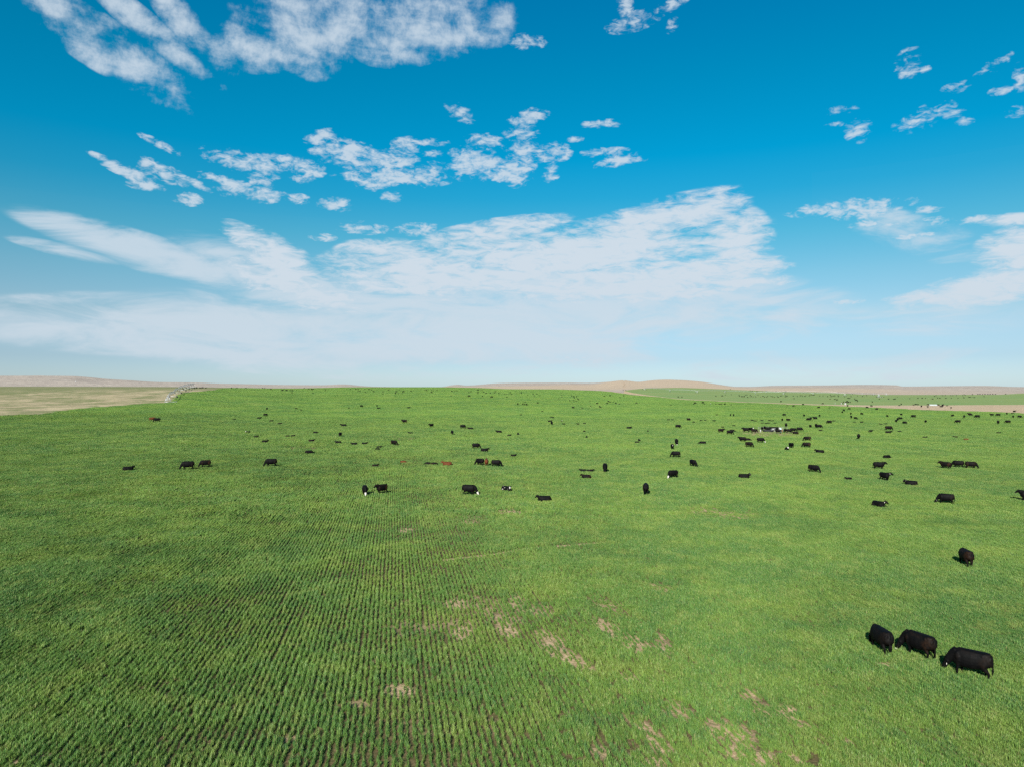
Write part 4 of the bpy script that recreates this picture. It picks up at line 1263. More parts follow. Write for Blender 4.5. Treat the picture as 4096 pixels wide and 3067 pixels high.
SMALL = '''
1068 1640 8 s0 B k|1185 1635 14 l3 R k|1204 1640 10 l3 R k|1395 1633 8 l0 R k|1446 1628 15 g0 R k|1508 1627 7 s0 F k|1514 1634 16 l0 R k|776 1554 9 g0 R k|787 1554 7 g0 L k|800 1554 8 g0 R k|810 1554 11 g0 L k|823 1554 7 s0 R k|757 1553 5 g0 R k
926 1553 3 g0 R k|948 1553 4 g0 L k|983 1553 4 g0 R k|1050 1554 4 s0 R k|1058 1554 3 s0 F k|1071 1555 4 l0 R k|1084 1558 8 g0 R k|1130 1564 11 g0 L k|1146 1564 12 g0 R k|1160 1564 5 s0 F k|1169 1564 7 g0 R k|1168 1574 6 s0 F k
1217 1553 4 s0 R k|1236 1557 6 s0 F b|1232 1559 6 l0 R k|1247 1560 12 g0 R k|1253 1558 6 g0 R k|1302 1562 5 s0 F k|1252 1573 7 l0 R k|1400 1558 8 l3 R k|1424 1559 7 g0 R k|1433 1558 5 s0 F k|1460 1558 5 g0 R k|1476 1559 7 g0 L k|1486 1560 7 l0 R k
1433 1564 7 l0 L k|1440 1566 8 l0 L k|1461 1569 7 l0 R k|1464 1571 6 l0 R k|1495 1568 8 g0 L k|1532 1570 6 g0 F k|1531 1576 8 l3 R k|1554 1561 7 g0 R k|1586 1569 9 g0 L k|1581 1576 6 s0 F k|1594 1574 5 l0 R k|1597 1560 5 l0 R k
1603 1563 5 l0 R k|1614 1569 10 g0 L k|1609 1574 7 l0 R k|1644 1567 7 g0 FL k|1699 1563 3 s0 F k|1706 1564 8 g0 R k|1726 1563 7 l3 R k|1734 1565 4 s0 F k|1726 1572 8 g0 R k|1748 1564 5 s0 F k|1768 1563 5 l0 R k|1778 1563 6 l3 R k|1807 1566 7 g0 R k
1819 1565 5 g0 FL k|1828 1565 6 g0 FR k|1804 1583 8 l3 R k|1876 1587 13 g0 R k|1875 1570 7 l0 R k|1883 1567 8 l0 R k|1912 1562 9 g0 R k|1929 1562 7 l0 R k|1913 1569 8 l3 R k|1911 1574 8 l3 L k|1934 1569 12 l3 R k|1944 1574 10 l0 R w|1962 1575 4 s0 F k
1930 1587 4 s0 F k|1967 1591 12 g0 L k|1977 1572 8 l0 L k|1982 1567 8 l0 L k|1996 1574 8 l0 L k|1635 1632 16 l0 R k|2018 1577 4 l0 R k|2027 1577 4 l0 R k|2036 1575 5 l0 R k|2041 1573 4 s0 F k|2046 1577 7 l0 L k|2062 1566 6 l0 R k|2066 1574 5 l3 R k
2080 1571 5 l0 R k|2086 1574 6 s0 F k|2027 1589 9 l0 L k|2110 1581 6 l3 R k|2132 1576 8 l0 L k|2147 1576 9 l0 L k|2136 1583 8 l3 R k|2158 1583 7 l0 L k|2247 1581 6 l0 R k|2247 1588 6 l3 R k|2234 1595 5 l3 R k|2286 1585 5 s0 F k|2295 1588 7 g0 L k
2306 1589 4 s0 F k|2297 1594 4 s0 F k|2310 1594 5 l3 R k|2313 1600 6 g0 FR k|2279 1605 4 s0 F k|2294 1603 9 l3 R k|2305 1605 9 l3 L k|2071 1619 8 g0 F k|2091 1619 7 g0 FL k|2101 1608 7 l0 R k|2099 1620 6 s0 F k|2107 1620 7 g0 FR k|2151 1614 7 g0 FL k
2292 1633 11 g0 R k|2328 1632 10 l3 R k|2362 1625 6 l0 R k|2360 1604 5 l0 R k|2389 1616 9 g0 L k|2399 1629 7 g0 F k|2169 1646 8 l0 R k|2083 1660 9 l0 R k|2204 1669 7 l3 R k|2211 1671 9 l0 R k|2247 1685 6 l1 F p|2255 1697 14 l0 L k|2312 1697 10 l0 L k
2338 1695 14 l0 L k|2347 1750 11 l1 B k|2337 1727 10 l1 B b|2417 1586 6 g0 R k|2439 1584 4 s0 F k|2443 1585 4 s0 F k|2480 1592 6 g0 FR k|2495 1585 5 s0 F k|2493 1562 4 g0 R k|2502 1562 4 g0 R k|2569 1558 4 g0 R k|2434 1608 8 g0 L k|2441 1609 9 l0 R k
2429 1616 8 g0 L k|2453 1608 6 l0 R k|2463 1615 7 g0 FR k|2475 1616 4 l0 F p|2478 1617 5 l0 R k|2546 1613 12 l0 L k|2683 1621 8 l0 R k|2403 1630 9 l3 R k|2713 1589 7 g0 R k|2727 1589 6 g0 FR k|2780 1615 11 g0 R k|2774 1617 5 l0 R k|2812 1613 11 g0 L k
2818 1616 7 l0 R k|2863 1616 7 l0 L k|2877 1617 9 l0 R k|2885 1616 8 l0 R k|2899 1618 6 g0 FR k|2924 1620 7 l3 R k|2863 1585 5 g0 R k|2889 1585 8 g0 L k|2901 1581 3 s0 F k|2925 1580 3 s0 F k|2956 1581 5 g0 R k|2958 1586 5 g0 R k|2968 1588 8 g0 R k
2977 1588 8 g0 L k|2982 1581 5 g0 R k|2988 1581 3 s0 F k|2990 1590 6 g0 R k|2921 1558 6 g0 R k|2867 1660 8 l1 R k|2922 1664 7 s0 F k|2934 1664 7 g0 F k|2673 1680 9 l1 R k|2690 1680 11 l3 R k|2754 1682 13 g0 R b|2774 1689 10 l3 R k|2805 1683 13 l0 L k
2820 1683 10 l3 R k|2855 1684 12 l0 R k|2890 1710 9 l0 R k|2935 1704 10 l3 R k|2592 1727 9 l1 B k|3150 1623 9 l0 R k|3174 1626 9 g0 L k|3275 1632 12 g0 L k|3318 1631 6 l0 R k|3137 1663 13 g0 L k|3216 1666 7 s0 F k|3278 1667 7 s0 F k|3243 1678 6 s0 F k
3335 1685 7 l0 R k|3241 1711 9 s0 F k|3129 1684 8 s0 F k|3152 1684 12 g0 R k|3009 1682 6 l0 L k|3021 1685 13 l0 L k|3047 1683 7 l3 R k|3077 1683 10 l0 R k|3090 1684 8 l0 R k|3048 1694 9 l3 R k|3064 1695 9 l0 R k|3074 1694 8 l3 R k|3099 1694 15 l3 R k
3390 1626 5 s0 F b|3397 1638 10 g0 L k|3375 1644 6 g0 FR k|3369 1652 7 s0 F k|3403 1658 5 s0 F k|3447 1659 7 g0 FR k|3405 1674 7 s0 F k|3422 1677 10 g0 FR k|3418 1690 13 l3 R k|3446 1690 17 l0 R k|3523 1698 11 l0 L k|3541 1697 16 l0 R k|3598 1728 9 l3 R k
3483 1724 11 l0 R k|3479 1729 13 l0 R k|3549 1668 8 g0 FR k|3605 1662 8 g0 FR k|3602 1678 11 s0 FL k|3591 1681 10 g0 F k|3584 1689 9 s0 F k|3618 1696 13 g0 FR k|3702 1691 9 s0 F k|3468 1632 7 g0 R k|3485 1626 7 g0 R b|3507 1639 7 g0 L k|3685 1629 5 s0 F b
3711 1630 5 s0 F b|3597 1622 9 l3 R k|3605 1619 5 s0 F k|3653 1620 9 l3 R k|3663 1620 6 g0 L k|3672 1621 5 s0 F k|3712 1621 7 g0 R k|3753 1622 8 g0 R k|3772 1622 8 g0 L k|3770 1627 6 g0 F b|3763 1629 7 g0 R b|3788 1623 9 l0 R k|3554 1597 4 g0 R k
3575 1598 3 g0 L k|3580 1597 5 g0 R k|3590 1588 4 l0 R k|3639 1596 4 s0 F k|3672 1594 5 g0 L k|3689 1594 4 g0 L k|3702 1594 3 s0 F k|3730 1597 4 g0 R k|3738 1586 3 g0 R k|3744 1583 4 g0 R k|3750 1594 4 s0 F k|3759 1594 3 g0 R k|3770 1583 3 g0 R k
3781 1583 5 g0 R k|3783 1594 3 g0 R k|3804 1634 5 s0 F b|3810 1666 8 g0 FL k|3856 1672 9 g0 F k|3877 1660 8 s0 L k|3882 1663 12 g0 R k|3967 1663 16 s0 L k|3992 1664 17 g0 L k|4027 1658 7 s0 F k|4049 1654 11 l0 R b|4057 1649 8 s0 FR b|4052 1671 8 s0 F k
4078 1671 17 g0 R k|3803 1583 3 g0 R k|3811 1583 3 g0 R k|3826 1583 4 g0 L k|3851 1583 4 g0 R k|3861 1582 4 g0 L k|3805 1594 4 s0 F k|3832 1594 3 s0 F k|3855 1592 3 g0 R k|3875 1589 3 g0 R k|3880 1590 5 g0 R k|3889 1588 4 l0 R k|3897 1590 7 l0 R k
3936 1587 5 g0 R k|3890 1579 10 g0 L k|3911 1578 8 g0 R k|3920 1578 9 g0 L k|3930 1579 7 s0 R k|3940 1578 9 g0 L k|3951 1578 9 g0 R k|3961 1578 8 g0 L k|3971 1578 8 g0 R k|3982 1578 7 g0 L k|4022 1577 6 g0 R k|3856 1578 3 g0 R k|3001 1564 6 g0 R k
3009 1565 7 g0 L k|3028 1566 7 g0 R k|3036 1566 3 s0 F k|3050 1567 6 g0 L k|3064 1565 8 g0 R k|3104 1567 4 g0 R k|3142 1567 4 g0 R k|3001 1582 4 g0 F k|3000 1587 3 s0 F k|3006 1587 5 g0 L k|3013 1587 6 l0 R k|3023 1588 5 g0 L k|3032 1582 4 g0 F k
3042 1588 5 l3 R k|3052 1586 6 g0 L k|3058 1588 7 l0 R k|3067 1588 6 l0 R k|3071 1586 5 s0 F k|3084 1586 3 s0 F k|3090 1588 6 g0 L k|3098 1589 6 l3 R k|3109 1586 3 s0 F k|3113 1590 6 g0 L k|3121 1586 4 s0 F k|3126 1584 4 g0 L k|3142 1588 6 g0 L k
3148 1586 6 g0 L k|3143 1583 4 s0 F k|3124 1608 8 g0 L k|3173 1584 6 l0 R k|3189 1587 4 s0 F k|3201 1584 6 g0 R k|3209 1584 4 g0 R k|3219 1586 4 g0 L k|3223 1584 4 s0 F k|3237 1584 4 g0 L k|3240 1580 3 g0 R k|3246 1580 4 g0 R k|3252 1581 6 g0 L k
3258 1581 4 s0 F k|3176 1597 5 s0 F k|3279 1584 4 g0 L k|3292 1583 6 l0 R k|3310 1588 4 s0 F k|3321 1581 4 g0 R k|3324 1586 7 l0 R k|3330 1586 3 s0 F k|3334 1585 4 s0 F k|3339 1584 4 g0 R k|3320 1596 7 l0 R k|3339 1597 8 l0 R k|3348 1601 8 g0 L k
3291 1617 9 g0 L k|3212 1620 6 g0 R k|3352 1583 5 g0 R k|3354 1587 4 g0 L k|3379 1588 4 g0 F k|3404 1587 3 g0 R k|3429 1585 3 s0 F k|3450 1586 3 g0 R k|3466 1583 5 g0 R k|3390 1594 4 s0 F k|3394 1594 3 s0 F k|3398 1595 5 g0 R k|3419 1598 5 g0 F k
3423 1602 5 g0 L k|3427 1602 5 g0 L k|3430 1607 4 s0 F k|3368 1614 5 g0 F k|3374 1611 4 s0 F k|3384 1612 4 g0 L k|3388 1607 5 g0 R k|3391 1612 4 s0 F k|3395 1611 4 s0 F k|3401 1611 4 s0 F k|3489 1610 5 s0 F k|3506 1588 4 g0 R k|3514 1589 8 g0 R k
3525 1589 6 l0 R k|3534 1589 5 l0 R k|3517 1596 7 l0 R k
'''


def cluster(px, py, lying, coat):
    """description of the far animals: kind and where they are"""
    k = {'b': 'brown tinged cow ', 'p': 'pale-faced calf '}.get(coat, 'dark cow ') + ('lying ' if lying else 'standing ')
    if px < 900: w = 'on the skyline past the nearer irrigation machine'
    elif px < 1330 and py < 1600: w = 'near the crest right of the irrigation machine'
    elif px < 1420: w = 'high on the left slope below the crest'
    elif px < 1660 and py < 1600: w = 'on the crest below the gap in the hills'
    elif px < 1660: w = 'below the crest above the drilled rows'
    elif px < 1860 and py < 1600: w = 'on the crest right of the hill gap'
    elif px < 2180 and py < 1600: w = 'in the crest herd left of centre'
    elif px < 2180: w = 'in the middle group below the crest herd'
    elif px < 2420 and py < 1640: w = 'in the knot left of the track'
    elif px < 2420: w = 'among scattered calves right of centre'
    elif px < 2640 and py < 1640: w = 'just below the left end of the track'
    elif py > 1640 and px < 2960: w = 'in the line left above the watering place'
    elif py > 1640 and px < 3115: w = 'in the cluster just above the watering place'
    elif py > 1640 and px < 3360: w = 'right above the watering place'
    elif py > 1640 and px < 3760: w = 'in the herd right of the watering place'
    elif py > 1640: w = 'below the bare dirt at the far right'
    elif px < 2960 and py > 1605: w = 'in the row below the dirt track'
    elif 3360 < px < 3440 and 1604 < py < 1615: w = 'in the knot behind the white tanks'
    elif py > 1605 and px < 3440: w = 'along the middle of the dirt track'
    elif py > 1605: w = 'on bare dirt around the long trough'
    elif py < 1568: w = 'on the far edge of the second field'
    elif px > 3880 and py < 1580: w = 'in the dense line at the far right'
    elif px > 3540: w = 'dotted over the right of the second field'
    elif px > 3160: w = 'around the white towers of the second field'
    else: w = 'in the dense herd left of the towers'
    return k + w


ORD = 'leftmost second third fourth fifth sixth seventh eighth ninth tenth eleventh twelfth thirteenth fourteenth fifteenth sixteenth'.split()


def place(px, py, w, pose, head, coat, extra, label, lowest=False):
    x, y, z = hit(px, py)
    base = float(HEAD[head]) if head in HEAD else float(head)
    if not label and head in ('R', 'L', 'F', 'B', 'FL', 'FR'):
        base += random.uniform(-22, 22)
    th = math.radians(base)
    span = abs(math.cos(th)) * LEN[pose[0]] + abs(math.sin(th)) * WID[pose[0]]
    s = w * y / FPX / span
    adult = ('cow' in label) if label else pose[0] != 'l'
    if adult:
        s = min(1.08, max(0.93 if label else 0.82, s))
    else:
        s = min(0.82 if (label and 'calf' in label) else 0.98, max(0.62, s))
    az_ = math.atan2(x, y)
    return (x, y, z, th - az_, s)


rows_ = []
for blk, base in ((NEAR, 1), (WATER, 1)):
    for ln in blk.strip().splitlines():
        rows_.append(parse(ln))
for ln in SMALL.strip().splitlines():
    for it in ln.split('|'):
        if it.strip():
            rows_.append(parse(it))
rows_.sort(key=lambda r_: -r_[1] - (5000 if r_[7] else 0))
print('CATTLE', len(rows_))
random.seed(11)
LIMIT = 300
named_ = {}
for i_, r_ in enumerate(rows_):
    if not r_[7]:
        named_.setdefault(cluster(r_[0], r_[1], r_[3][0] == 'l', r_[5]), []).append(i_)
FAR_LABEL = {}
for lab_, ids in named_.items():
    if len(ids) > 1 and max(ids) < LIMIT and len(ids) <= len(ORD):
        for n_, i_ in enumerate(sorted(ids, key=lambda q: rows_[q][0])):
            FAR_LABEL[i_] = (ORD[n_] + ' from left: ' if n_ else 'leftmost ') + lab_
    else:
        for i_ in ids:
            FAR_LABEL[i_] = ('one of several: ' if False else '') + lab_
M_SET = {}
made = 0
rest_v = []; rest_f = []; rest_n = 0


def tag_at(o, ear):
    c = bpy.data.objects.new('ear_tag', TAG_ME)
    C.objects.link(c)
    c.parent = o
    c.location = (ear[0] + 0.03, ear[1], ear[2] - 0.08)
    return c


for row_i, row in enumerate(rows_):
    px, py, w, pose, head, coat, extra, label = row
    if not label and pose[1] == '0' and pose[0] in 'gsl':
        pose = pose[0] + random.choice('012')
    x, y, z, rz, s = place(*row)
    far = w < 16
    me, ears = POSES[pose + ('f' if far else '')]
    calf = s < 0.72
    if made < LIMIT:
        o = bpy.data.objects.new('calf' if calf else 'cow', me)
        C.objects.link(o)
        o.location = (x, y, z - 0.01)
        o.rotation_euler = (0, 0, rz)
        o.scale = (s, s * random.uniform(0.95, 1.05), s)
        if o.material_slots and coat != 'k':
            o.material_slots[0].link = 'OBJECT'
            o.material_slots[0].material = COAT[coat]
        lab = label or FAR_LABEL[row_i]
        o['label'] = lab
        o['category'] = 'calf' if (calf and label and 'calf' in label) or ('calf' in lab) else 'cow'
        o.name = 'calf' if o['category'] == 'calf' else 'cow'
        o['group'] = 'cattle spread over the green fields'
        if 'tag' in extra:
            tag_at(o, ears[1 if math.sin(rz) < 0 else 0] if False else ears[0])
            tag_at(o, ears[1])
        made += 1
    else:
        n = len(me.vertices); co = np.empty(n * 3, np.float32); me.vertices.foreach_get('co', co); co = co.reshape(-1, 3) * s
        c, q = math.cos(rz), math.sin(rz)
        co = np.stack([co[:, 0] * c - co[:, 1] * q + x, co[:, 0] * q + co[:, 1] * c + y, co[:, 2] + z], 1)
        rest_v.append(co)
        for p in me.polygons:
            rest_f.append([v + rest_n for v in p.vertices])
        rest_n += n
if rest_v:
    me = bpy.data.meshes.new('distant_cattle')
    me.from_pydata(np.concatenate(rest_v).tolist(), [], rest_f)
    me.materials.append(COAT['k'])
    o = bpy.data.objects.new('distant_cattle', me); C.objects.link(o)
    o['kind'] = 'stuff'
    o['label'] = 'dark specks of far cattle dotted over the fields below the hills'


# ------------------------------------------------------------------ irrigation machines, troughs, tanks, fence, hut
M_GALV = simple_mat('galvanised_steel', (0.40, 0.42, 0.43), 0.5, 0.5, 0.35, 0.1, 2.0)
M_TYRE = simple_mat('tyre_rubber', (0.02, 0.02, 0.02), 0.9)
M_WHITE = simple_mat('white_plastic', (0.30, 0.30, 0.29), 0.6, 0.3, 0, 0.06, 3.0)
M_BLUE = simple_mat('pale_blue_plastic', (0.34, 0.50, 0.55), 0.5, 0.3, 0, 0.1, 3.0)
M_RUST = simple_mat('rusty_pipe', (0.20, 0.075, 0.035), 0.8)
M_GREENP = simple_mat('green_paint', (0.03, 0.10, 0.05), 0.6)
M_RAIL = simple_mat('grey_rail', (0.20, 0.20, 0.19), 0.6, 0.3, 0.3)
M_DARKM = simple_mat('black_trough', (0.03, 0.03, 0.035), 0.6)
M_ROOF = simple_mat('tin_roof', (0.55, 0.55, 0.56), 0.5)


def link(name, bm, mat, parent=None, smooth=True):
    me = bpy.data.meshes.new(name); bmesh.ops.recalc_face_normals(bm, faces=bm.faces); bm.to_mesh(me); bm.free()
    me.materials.append(mat)
    if smooth: me.polygons.foreach_set('use_smooth', np.ones(len(me.polygons), bool))
    o = bpy.data.objects.new(name, me); C.objects.link(o)
    if parent: o.parent = parent
    return o


def empty(name, loc, label, cat, group=None, rz=0.0):
    o = bpy.data.objects.new(name, None); C.objects.link(o)
    o.location = loc; o.rotation_euler = (0, 0, rz)
    o['label'] = label; o['category'] = cat
    if group: o['group'] = group
    return o


def part_empty(name, parent, loc=(0, 0, 0)):
    o = bpy.data.objects.new(name, None); C.objects.link(o); o.parent = parent; o.location = loc
    return o


def bar(bm, a, b, r, seg=6):
    a = Vector(a); b = Vector(b)
    t_ = (b - a).normalized()
    ref = (0, 0, 1) if abs(t_.z) < 0.8 else (1, 0, 0)
    tube(bm, [a, b], [r, r], ref, seg)


def lathe(bm, prof, seg=20, center=(0, 0, 0)):
    cx, cy, cz = center
    rings = []
    for r, z in prof:
        rings.append([bm.verts.new((cx + r * math.cos(2 * math.pi * k / seg), cy + r * math.sin(2 * math.pi * k / seg), cz + z)) for k in range(seg)])
    for r0, r1 in zip(rings[:-1], rings[1:]):
        for k in range(seg):
            bm.faces.new((r0[k], r0[(k + 1) % seg], r1[(k + 1) % seg], r1[k]))
    bm.faces.new(rings[0][::-1]); bm.faces.new(rings[-1])


def boxm(bm, c, size, bev=0.0):
    g = bmesh.ops.create_cube(bm, size=1)
    bmesh.ops.scale(bm, vec=size, verts=g['verts']); bmesh.ops.translate(bm, vec=c, verts=g['verts'])
    if bev:
        bmesh.ops.bevel(bm, geom=[e for e in bm.edges if all(v in g['verts'] for v in e.verts)], offset=bev, segments=2)


def irrigator(label, pivot, towers, hp=3.7, thick=0.10, drops=True, group='centre pivot irrigation machines'):
    """centre pivot: a pyramid at the hub and trussed pipe spans carried on wheeled A-frame towers"""
    P0 = Vector(pivot)
    root = empty('irrigation_machine', P0, label, 'irrigator', group)
    T = [Vector((x, y, float(ground_z(x, y)))) - P0 for x, y in towers]
    d0 = T[0].normalized(); d0.z = 0; d0.normalize(); n0 = Vector((-d0.y, d0.x, 0))
    pt = part_empty('pivot_tower', root)
    feet = []
    for i, (a, b) in enumerate(((1, 1), (1, -1), (-1, -1), (-1, 1))):
        f = d0 * 1.5 * a + n0 * 1.7 * b; tp = d0 * 0.25 * a + n0 * 0.25 * b + Vector((0, 0, hp))
        bm = bmesh.new(); bar(bm, f, tp, thick); link('leg', bm, M_GALV, pt)
        feet.append((f, tp))
    for lv in (0.06, 0.3, 0.52, 0.72):
        for i in range(4):
            a = feet[i][0].lerp(feet[i][1], lv); b = feet[(i + 1) % 4][0].lerp(feet[(i + 1) % 4][1], lv)
            bm = bmesh.new(); bar(bm, a, b, thick * 0.7); link('rung', bm, M_GALV, pt)
    bm = bmesh.new(); bar(bm, (0, 0, 0), (0, 0, hp + 0.4), thick * 1.3, 10); link('riser_pipe', bm, M_GALV, root)
    bm = bmesh.new(); boxm(bm, tuple(n0 * 0.8 + Vector((0, 0, 1.5))), (0.5, 0.5, 0.9), 0.03); link('control_box', bm, M_WHITE, root)
    bm = bmesh.new(); bar(bm, n0 * -1.7 + Vector((0, 0, .1)), n0 * -4.5 + Vector((0, 0, .5)), thick * 1.1); bar(bm, n0 * -4.5 + Vector((0, 0, .5)), n0 * -4.5, thick * 1.1); link('supply_pipe', bm, M_GALV, root)
    prev = Vector((0, 0, hp))
    hoses = []
    for k, base in enumerate(T):
        top = base + Vector((0, 0, hp * 0.92))
        dv = top - prev; L = dv.length; u = dv.normalized(); n = Vector((-u.y, u.x, 0)).normalized()
        sp = part_empty('span', root)
        N = 8
        line = [prev + dv * (i / N) + Vector((0, 0, 0.9 * math.sin(math.pi * i / N))) for i in range(N + 1)]
        bm = bmesh.new(); tube(bm, line, [thick * 1.1] * (N + 1), (0, 0, 1), 8); link('pipe', bm, M_GALV, sp)
        lows = []
        for i in range(N + 1):
            q = 1.0 * math.sin(math.pi * i / N)
            lows.append([line[i] + n * s * 0.75 * math.sin(math.pi * i / N) - Vector((0, 0, q)) for s in (-1, 1)])
        for s in (0, 1):
            bm = bmesh.new(); tube(bm, [l[s] for l in lows], [thick * 0.45] * (N + 1), (0, 0, 1), 5); link('truss_rod', bm, M_GALV, sp)
        bm = bmesh.new()
        for i in range(1, N):
            bar(bm, line[i], lows[i][0], thick * 0.45, 5); bar(bm, line[i], lows[i][1], thick * 0.45, 5); bar(bm, lows[i][0], lows[i][1], thick * 0.45, 5)
        link('truss_brace', bm, M_GALV, sp)
        if drops:
            bm = bmesh.new()
            for i in range(1, 2 * N):
                p = prev + dv * (i / (2 * N)) + Vector((0, 0, 0.9 * math.sin(math.pi * i / (2 * N))))
                bar(bm, p, p - Vector((0, 0, 2.0)), 0.03, 4)
            link('drop_hoses', bm, M_DARKM, sp)
        tw = part_empty('drive_tower', root, base)
        un = Vector((u.x, u.y, 0)).normalized()
        topl = Vector((0, 0, hp * 0.92))
        for s in (-1, 1):
            foot = n * s * 2.1 + Vector((0, 0, 0.75))
            for e in (-0.35, 0.35):
                bm = bmesh.new(); bar(bm, topl + un * e * 0.6, foot + un * e, thick * 0.8); link('leg', bm, M_GALV, tw)
            # wheel turns about the arm direction
            bm = bmesh.new()
            prof = [(0.22, -0.14), (0.42, -0.15), (0.50, -0.09), (0.52, 0.0), (0.50, 0.09), (0.42, 0.15), (0.22, 0.14)]
            lathe(bm, prof, 18)
            w = link('wheel', bm, M_TYRE, tw)
            w.location = n * s * 2.25 + Vector((0, 0, 0.50)); w.rotation_euler = (math.pi / 2, 0, math.atan2(n.y, n.x) - 0.0)
        bm = bmesh.new(); bar(bm, n * -2.4 + Vector((0, 0, .78)), n * 2.4 + Vector((0, 0, .78)), thick * 1.1, 8); link('base_beam', bm, M_GALV, tw)
        bm = bmesh.new(); boxm(bm, (0, 0, 0.95), (0.35, 0.35, 0.3), 0.03); link('motor', bm, M_GALV, tw)
        prev = top
    return root


px_, py_, pz_ = hit(672, 1608.8)
tow = []
for k_, p_ in enumerate((693, 712, 731, 745, 757, 767, 777)):
    yy_ = py_ + 48 * (k_ + 1)
    tow.append(((p_ - 2048) / FPX * yy_, yy_))
irrigator('galvanised centre pivot irrigation machine curving away beside the dry pasture on the left', (px_, py_, pz_), tow, 3.9, 0.085)
pv = hit(3515, 1589)
irrigator('white irrigation machine crossing the middle of the second field on the right', pv,
          [hit(a_, b_)[:2] for a_, b_ in ((3380, 1583), (3253, 1580.5), (3134, 1578), (3022, 1576.5), (2900, 1571), (2787, 1571), (2680, 1566.5), (2580, 1559.5))], 3.9, 0.11, False)
pv = hit(3545, 1580.5)
irrigator('pale irrigation machine at the far edge of the second field below the hills', pv,
          [hit(a_, b_)[:2] for a_, b_ in ((3495, 1579.8), (3450, 1578.6), (3405, 1576.6), (3350, 1574.2), (3285, 1572.5), (3215, 1571.6), (3140, 1570.6), (3065, 1569))], 3.4, 0.08, False)

# ---- watering place
gx, gy, gz = hit(3093, 1724)
def at(px, py):
    x, y, z = hit(px, py)
    return Vector((x, y, z))


tub = empty('water_tub', at(3093, 1724), 'round white water tub in the middle of the watering place', 'water tub')
bm = bmesh.new(); lathe(bm, [(0.46, 0), (0.52, 0.1), (0.55, 0.75), (0.60, 0.80), (0.60, 0.86), (0.52, 0.86), (0.50, 0.62), (0.02, 0.60)], 24); link('tub', bm, M_WHITE, tub)
bm = bmesh.new(); bar(bm, (0.5, 0, 0.86), (0.1, 0, 0.98), 0.03); bar(bm, (0.62, 0, 0), (0.62, 0, 0.95), 0.03); bar(bm, (0.62, 0, 0.95), (0.5, 0, 0.9), 0.03); link('inlet_pipe', bm, M_GALV, tub)

stand = empty('standing_tank', at(3122, 1729), 'tall pale blue and white upright drum beside the cattle', 'drum')
bm = bmesh.new(); lathe(bm, [(0.24, 0), (0.27, 0.03), (0.27, 0.42), (0.285, 0.45), (0.27, 0.48), (0.27, 0.9), (0.285, 0.93), (0.27, 0.96), (0.27, 1.30), (0.23, 1.36), (0.05, 1.38)], 20); link('drum', bm, M_BLUE, stand)
bm = bmesh.new(); lathe(bm, [(0.30, 1.02), (0.31, 1.04), (0.31, 1.46), (0.26, 1.52), (0.02, 1.53)], 20, (-0.20, 0.1, 0)); link('white_cap_drum', bm, M_WHITE, stand)

drum = empty('small_drum', at(3042, 1727), 'small white drum at the left of the watering place', 'drum')
bm = bmesh.new(); lathe(bm, [(0.17, 0), (0.19, 0.02), (0.19, 0.36), (0.2, 0.38), (0.19, 0.40), (0.19, 0.72), (0.16, 0.76), (0.02, 0.77)], 18); link('drum', bm, M_WHITE, drum)
bm = bmesh.new(); lathe(bm, [(0.05, 0.77), (0.05, 0.83), (0.01, 0.84)], 10, (0.08, 0, 0)); link('bung', bm, M_DARKM, drum)

tr_ = empty('stock_trough', at(3073, 1726), 'low dark oval stock trough behind the drinking cattle', 'trough')
bm = bmesh.new(); lathe(bm, [(0.80, 0), (0.86, 0.05), (0.88, 0.55), (0.93, 0.58), (0.93, 0.62), (0.82, 0.62), (0.80, 0.45), (0.02, 0.44)], 28)
for v in bm.verts: v.co.x *= 1.9
link('basin', bm, M_DARKM, tr_)
bm = bmesh.new(); boxm(bm, (0.9, 0.0, 0.66), (0.35, 1.5, 0.06), 0.01); link('float_cover', bm, M_GALV, tr_)

p0 = at(3033, 1721.5); p1 = at(3150, 1721.5); dv = p1 - p0
fp = empty('pipe_fence', p0, 'low grey pipe rail fence behind the watering place', 'fence')
for k_ in range(7):
    bm = bmesh.new(); q = dv * (k_ / 6); bar(bm, (q.x, q.y, q.z), (q.x, q.y, q.z + 1.25), 0.035); link('post', bm, M_RAIL, fp)
for lv in (0.3, 0.55, 0.78, 1.0, 1.22):
    for k_ in range(3):
        a0_ = dv * (k_ / 3 + 0.004); a1_ = dv * ((k_ + 1) / 3 - 0.004)
        bm = bmesh.new(); bar(bm, (a0_.x, a0_.y, a0_.z + lv), (a1_.x, a1_.y, a1_.z + lv), 0.024); link('rail', bm, M_RAIL, fp)

for a_, b_, mt_, lab_ in ((3128.5, 1729, M_RUST, 'thick rusty red post just right of the pale blue drum'), (3134, 1729, M_GREENP, 'dark green post between the rusty post and a reddish cow')):
    po = empty('fence_post', at(a_, b_), lab_, 'post')
    bm = bmesh.new(); lathe(bm, [(0.13, 0), (0.13, 1.0), (0.10, 1.08), (0.02, 1.09)], 14); link('shaft', bm, mt_, po)
    bm = bmesh.new(); lathe(bm, [(0.16, 0.5), (0.17, 0.52), (0.17, 0.58), (0.16, 0.6)], 14); link('collar', bm, M_RAIL, po)

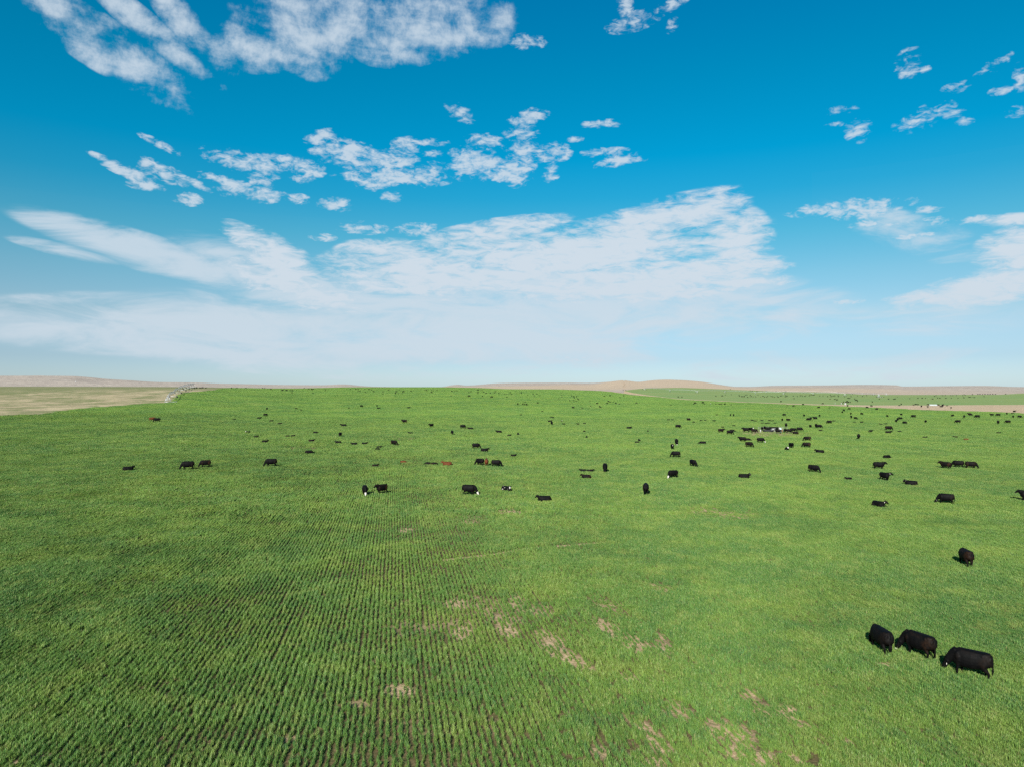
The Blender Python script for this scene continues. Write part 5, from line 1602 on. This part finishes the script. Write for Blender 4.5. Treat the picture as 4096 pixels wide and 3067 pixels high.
# ---- white tanks and the long trough beside the track
for a_, b_, r_, h_, lab_ in ((3381, 1618.5, 0.72, 1.5, 'larger white tank standing on the dirt track'), (3365.5, 1615.5, 0.42, 0.9, 'smaller white cone-topped tank left of the larger tank by the track')):
    tk = empty('white_tank', at(a_, b_), lab_, 'tank', 'white tanks by the track')
    bm = bmesh.new(); lathe(bm, [(r_ * 0.95, 0), (r_, 0.05), (r_, h_ * 0.34), (r_ * 1.03, h_ * 0.36), (r_, h_ * 0.38), (r_, h_ * 0.68), (r_ * 0.8, h_ * 0.8), (r_ * 0.3, h_ * 0.95), (r_ * 0.25, h_ * 0.95)], 22); link('shell', bm, M_WHITE, tk)
    bm = bmesh.new(); lathe(bm, [(r_ * 0.26, h_ * 0.95), (r_ * 0.26, h_), (0.02, h_ * 1.02)], 14); link('lid', bm, M_WHITE, tk)
p0 = at(3717, 1621); p1 = at(3750, 1621.2)
lt = empty('long_trough', (p0 + p1) / 2, 'long white water trough on the bare dirt at the far right', 'trough', None, math.atan2(p1.y - p0.y, p1.x - p0.x))
Lh = (p1 - p0).length / 2
bm = bmesh.new(); boxm(bm, (0, -0.52, 0.42), (2 * Lh, 0.06, 0.84), 0.01); boxm(bm, (0, 0.52, 0.42), (2 * Lh, 0.06, 0.84), 0.01); boxm(bm, (-Lh, 0, 0.42), (0.06, 1.1, 0.84), 0.01); boxm(bm, (Lh, 0, 0.42), (0.06, 1.1, 0.84), 0.01)
link('wall', bm, simple_mat('weathered_white', (0.26, 0.27, 0.28), 0.6), lt, False)
bm = bmesh.new(); boxm(bm, (0, 0, 0.6), (2 * Lh - 0.1, 0.96, 0.02)); link('water', bm, simple_mat('trough_water', (0.05, 0.08, 0.10), 0.1, 0.5), lt, False)
for k_ in range(9):
    bm = bmesh.new(); boxm(bm, (-Lh + 2 * Lh * k_ / 8, -0.57, 0.42), (0.10, 0.08, 0.8), 0.01); link('rib', bm, M_BLUE, lt, False)
for a_, b_, h_, lab_ in ((2842, 1616, 0.9, 'short white marker post below the dirt track right of centre'), (3340, 1616.5, 1.4, 'thin white marker post left of the white tanks')):
    mp = empty('marker_post', at(a_, b_), lab_, 'post')
    bm = bmesh.new(); lathe(bm, [(0.12, 0), (0.12, h_), (0.10, h_ + 0.05), (0.01, h_ + 0.06)], 10); link('shaft', bm, M_WHITE, mp)
    bm = bmesh.new(); lathe(bm, [(0.20, 0.0), (0.20, 0.08), (0.13, 0.10)], 12); link('footing', bm, M_GALV, mp)

# ---- white hut on the far left hill
hx, hy, hz_ = hit(303, 1528)
HUT_S = 0.55
hut = empty('white_hut', (hx, hy, hz_ - 0.1), 'tiny white hut on the slope of the far left hill', 'hut')
hut.scale = (HUT_S,) * 3
bm = bmesh.new(); boxm(bm, (0, 0, 1.4), (6.5, 4, 2.8), 0.03); link('wall', bm, M_WHITE, hut, False)
bm = bmesh.new()
vs = [bm.verts.new(p) for p in ((-3.5, -2.4, 2.75), (3.5, -2.4, 2.75), (3.5, 0, 4.0), (-3.5, 0, 4.0), (3.5, 2.4, 2.75), (-3.5, 2.4, 2.75))]
for f_ in ((0, 1, 2, 3), (3, 2, 4, 5), (0, 3, 5), (1, 4, 2), (0, 5, 4, 1)): bm.faces.new([vs[i] for i in f_])
link('roof', bm, M_ROOF, hut, False)
bm = bmesh.new(); boxm(bm, (0.8, -2.02, 1.0), (1.0, 0.08, 2.0)); link('door', bm, M_RAIL, hut, False)
bm = bmesh.new(); boxm(bm, (-1.6, -2.02, 1.6), (1.2, 0.08, 0.9)); link('window', bm, M_DARKM, hut, False)
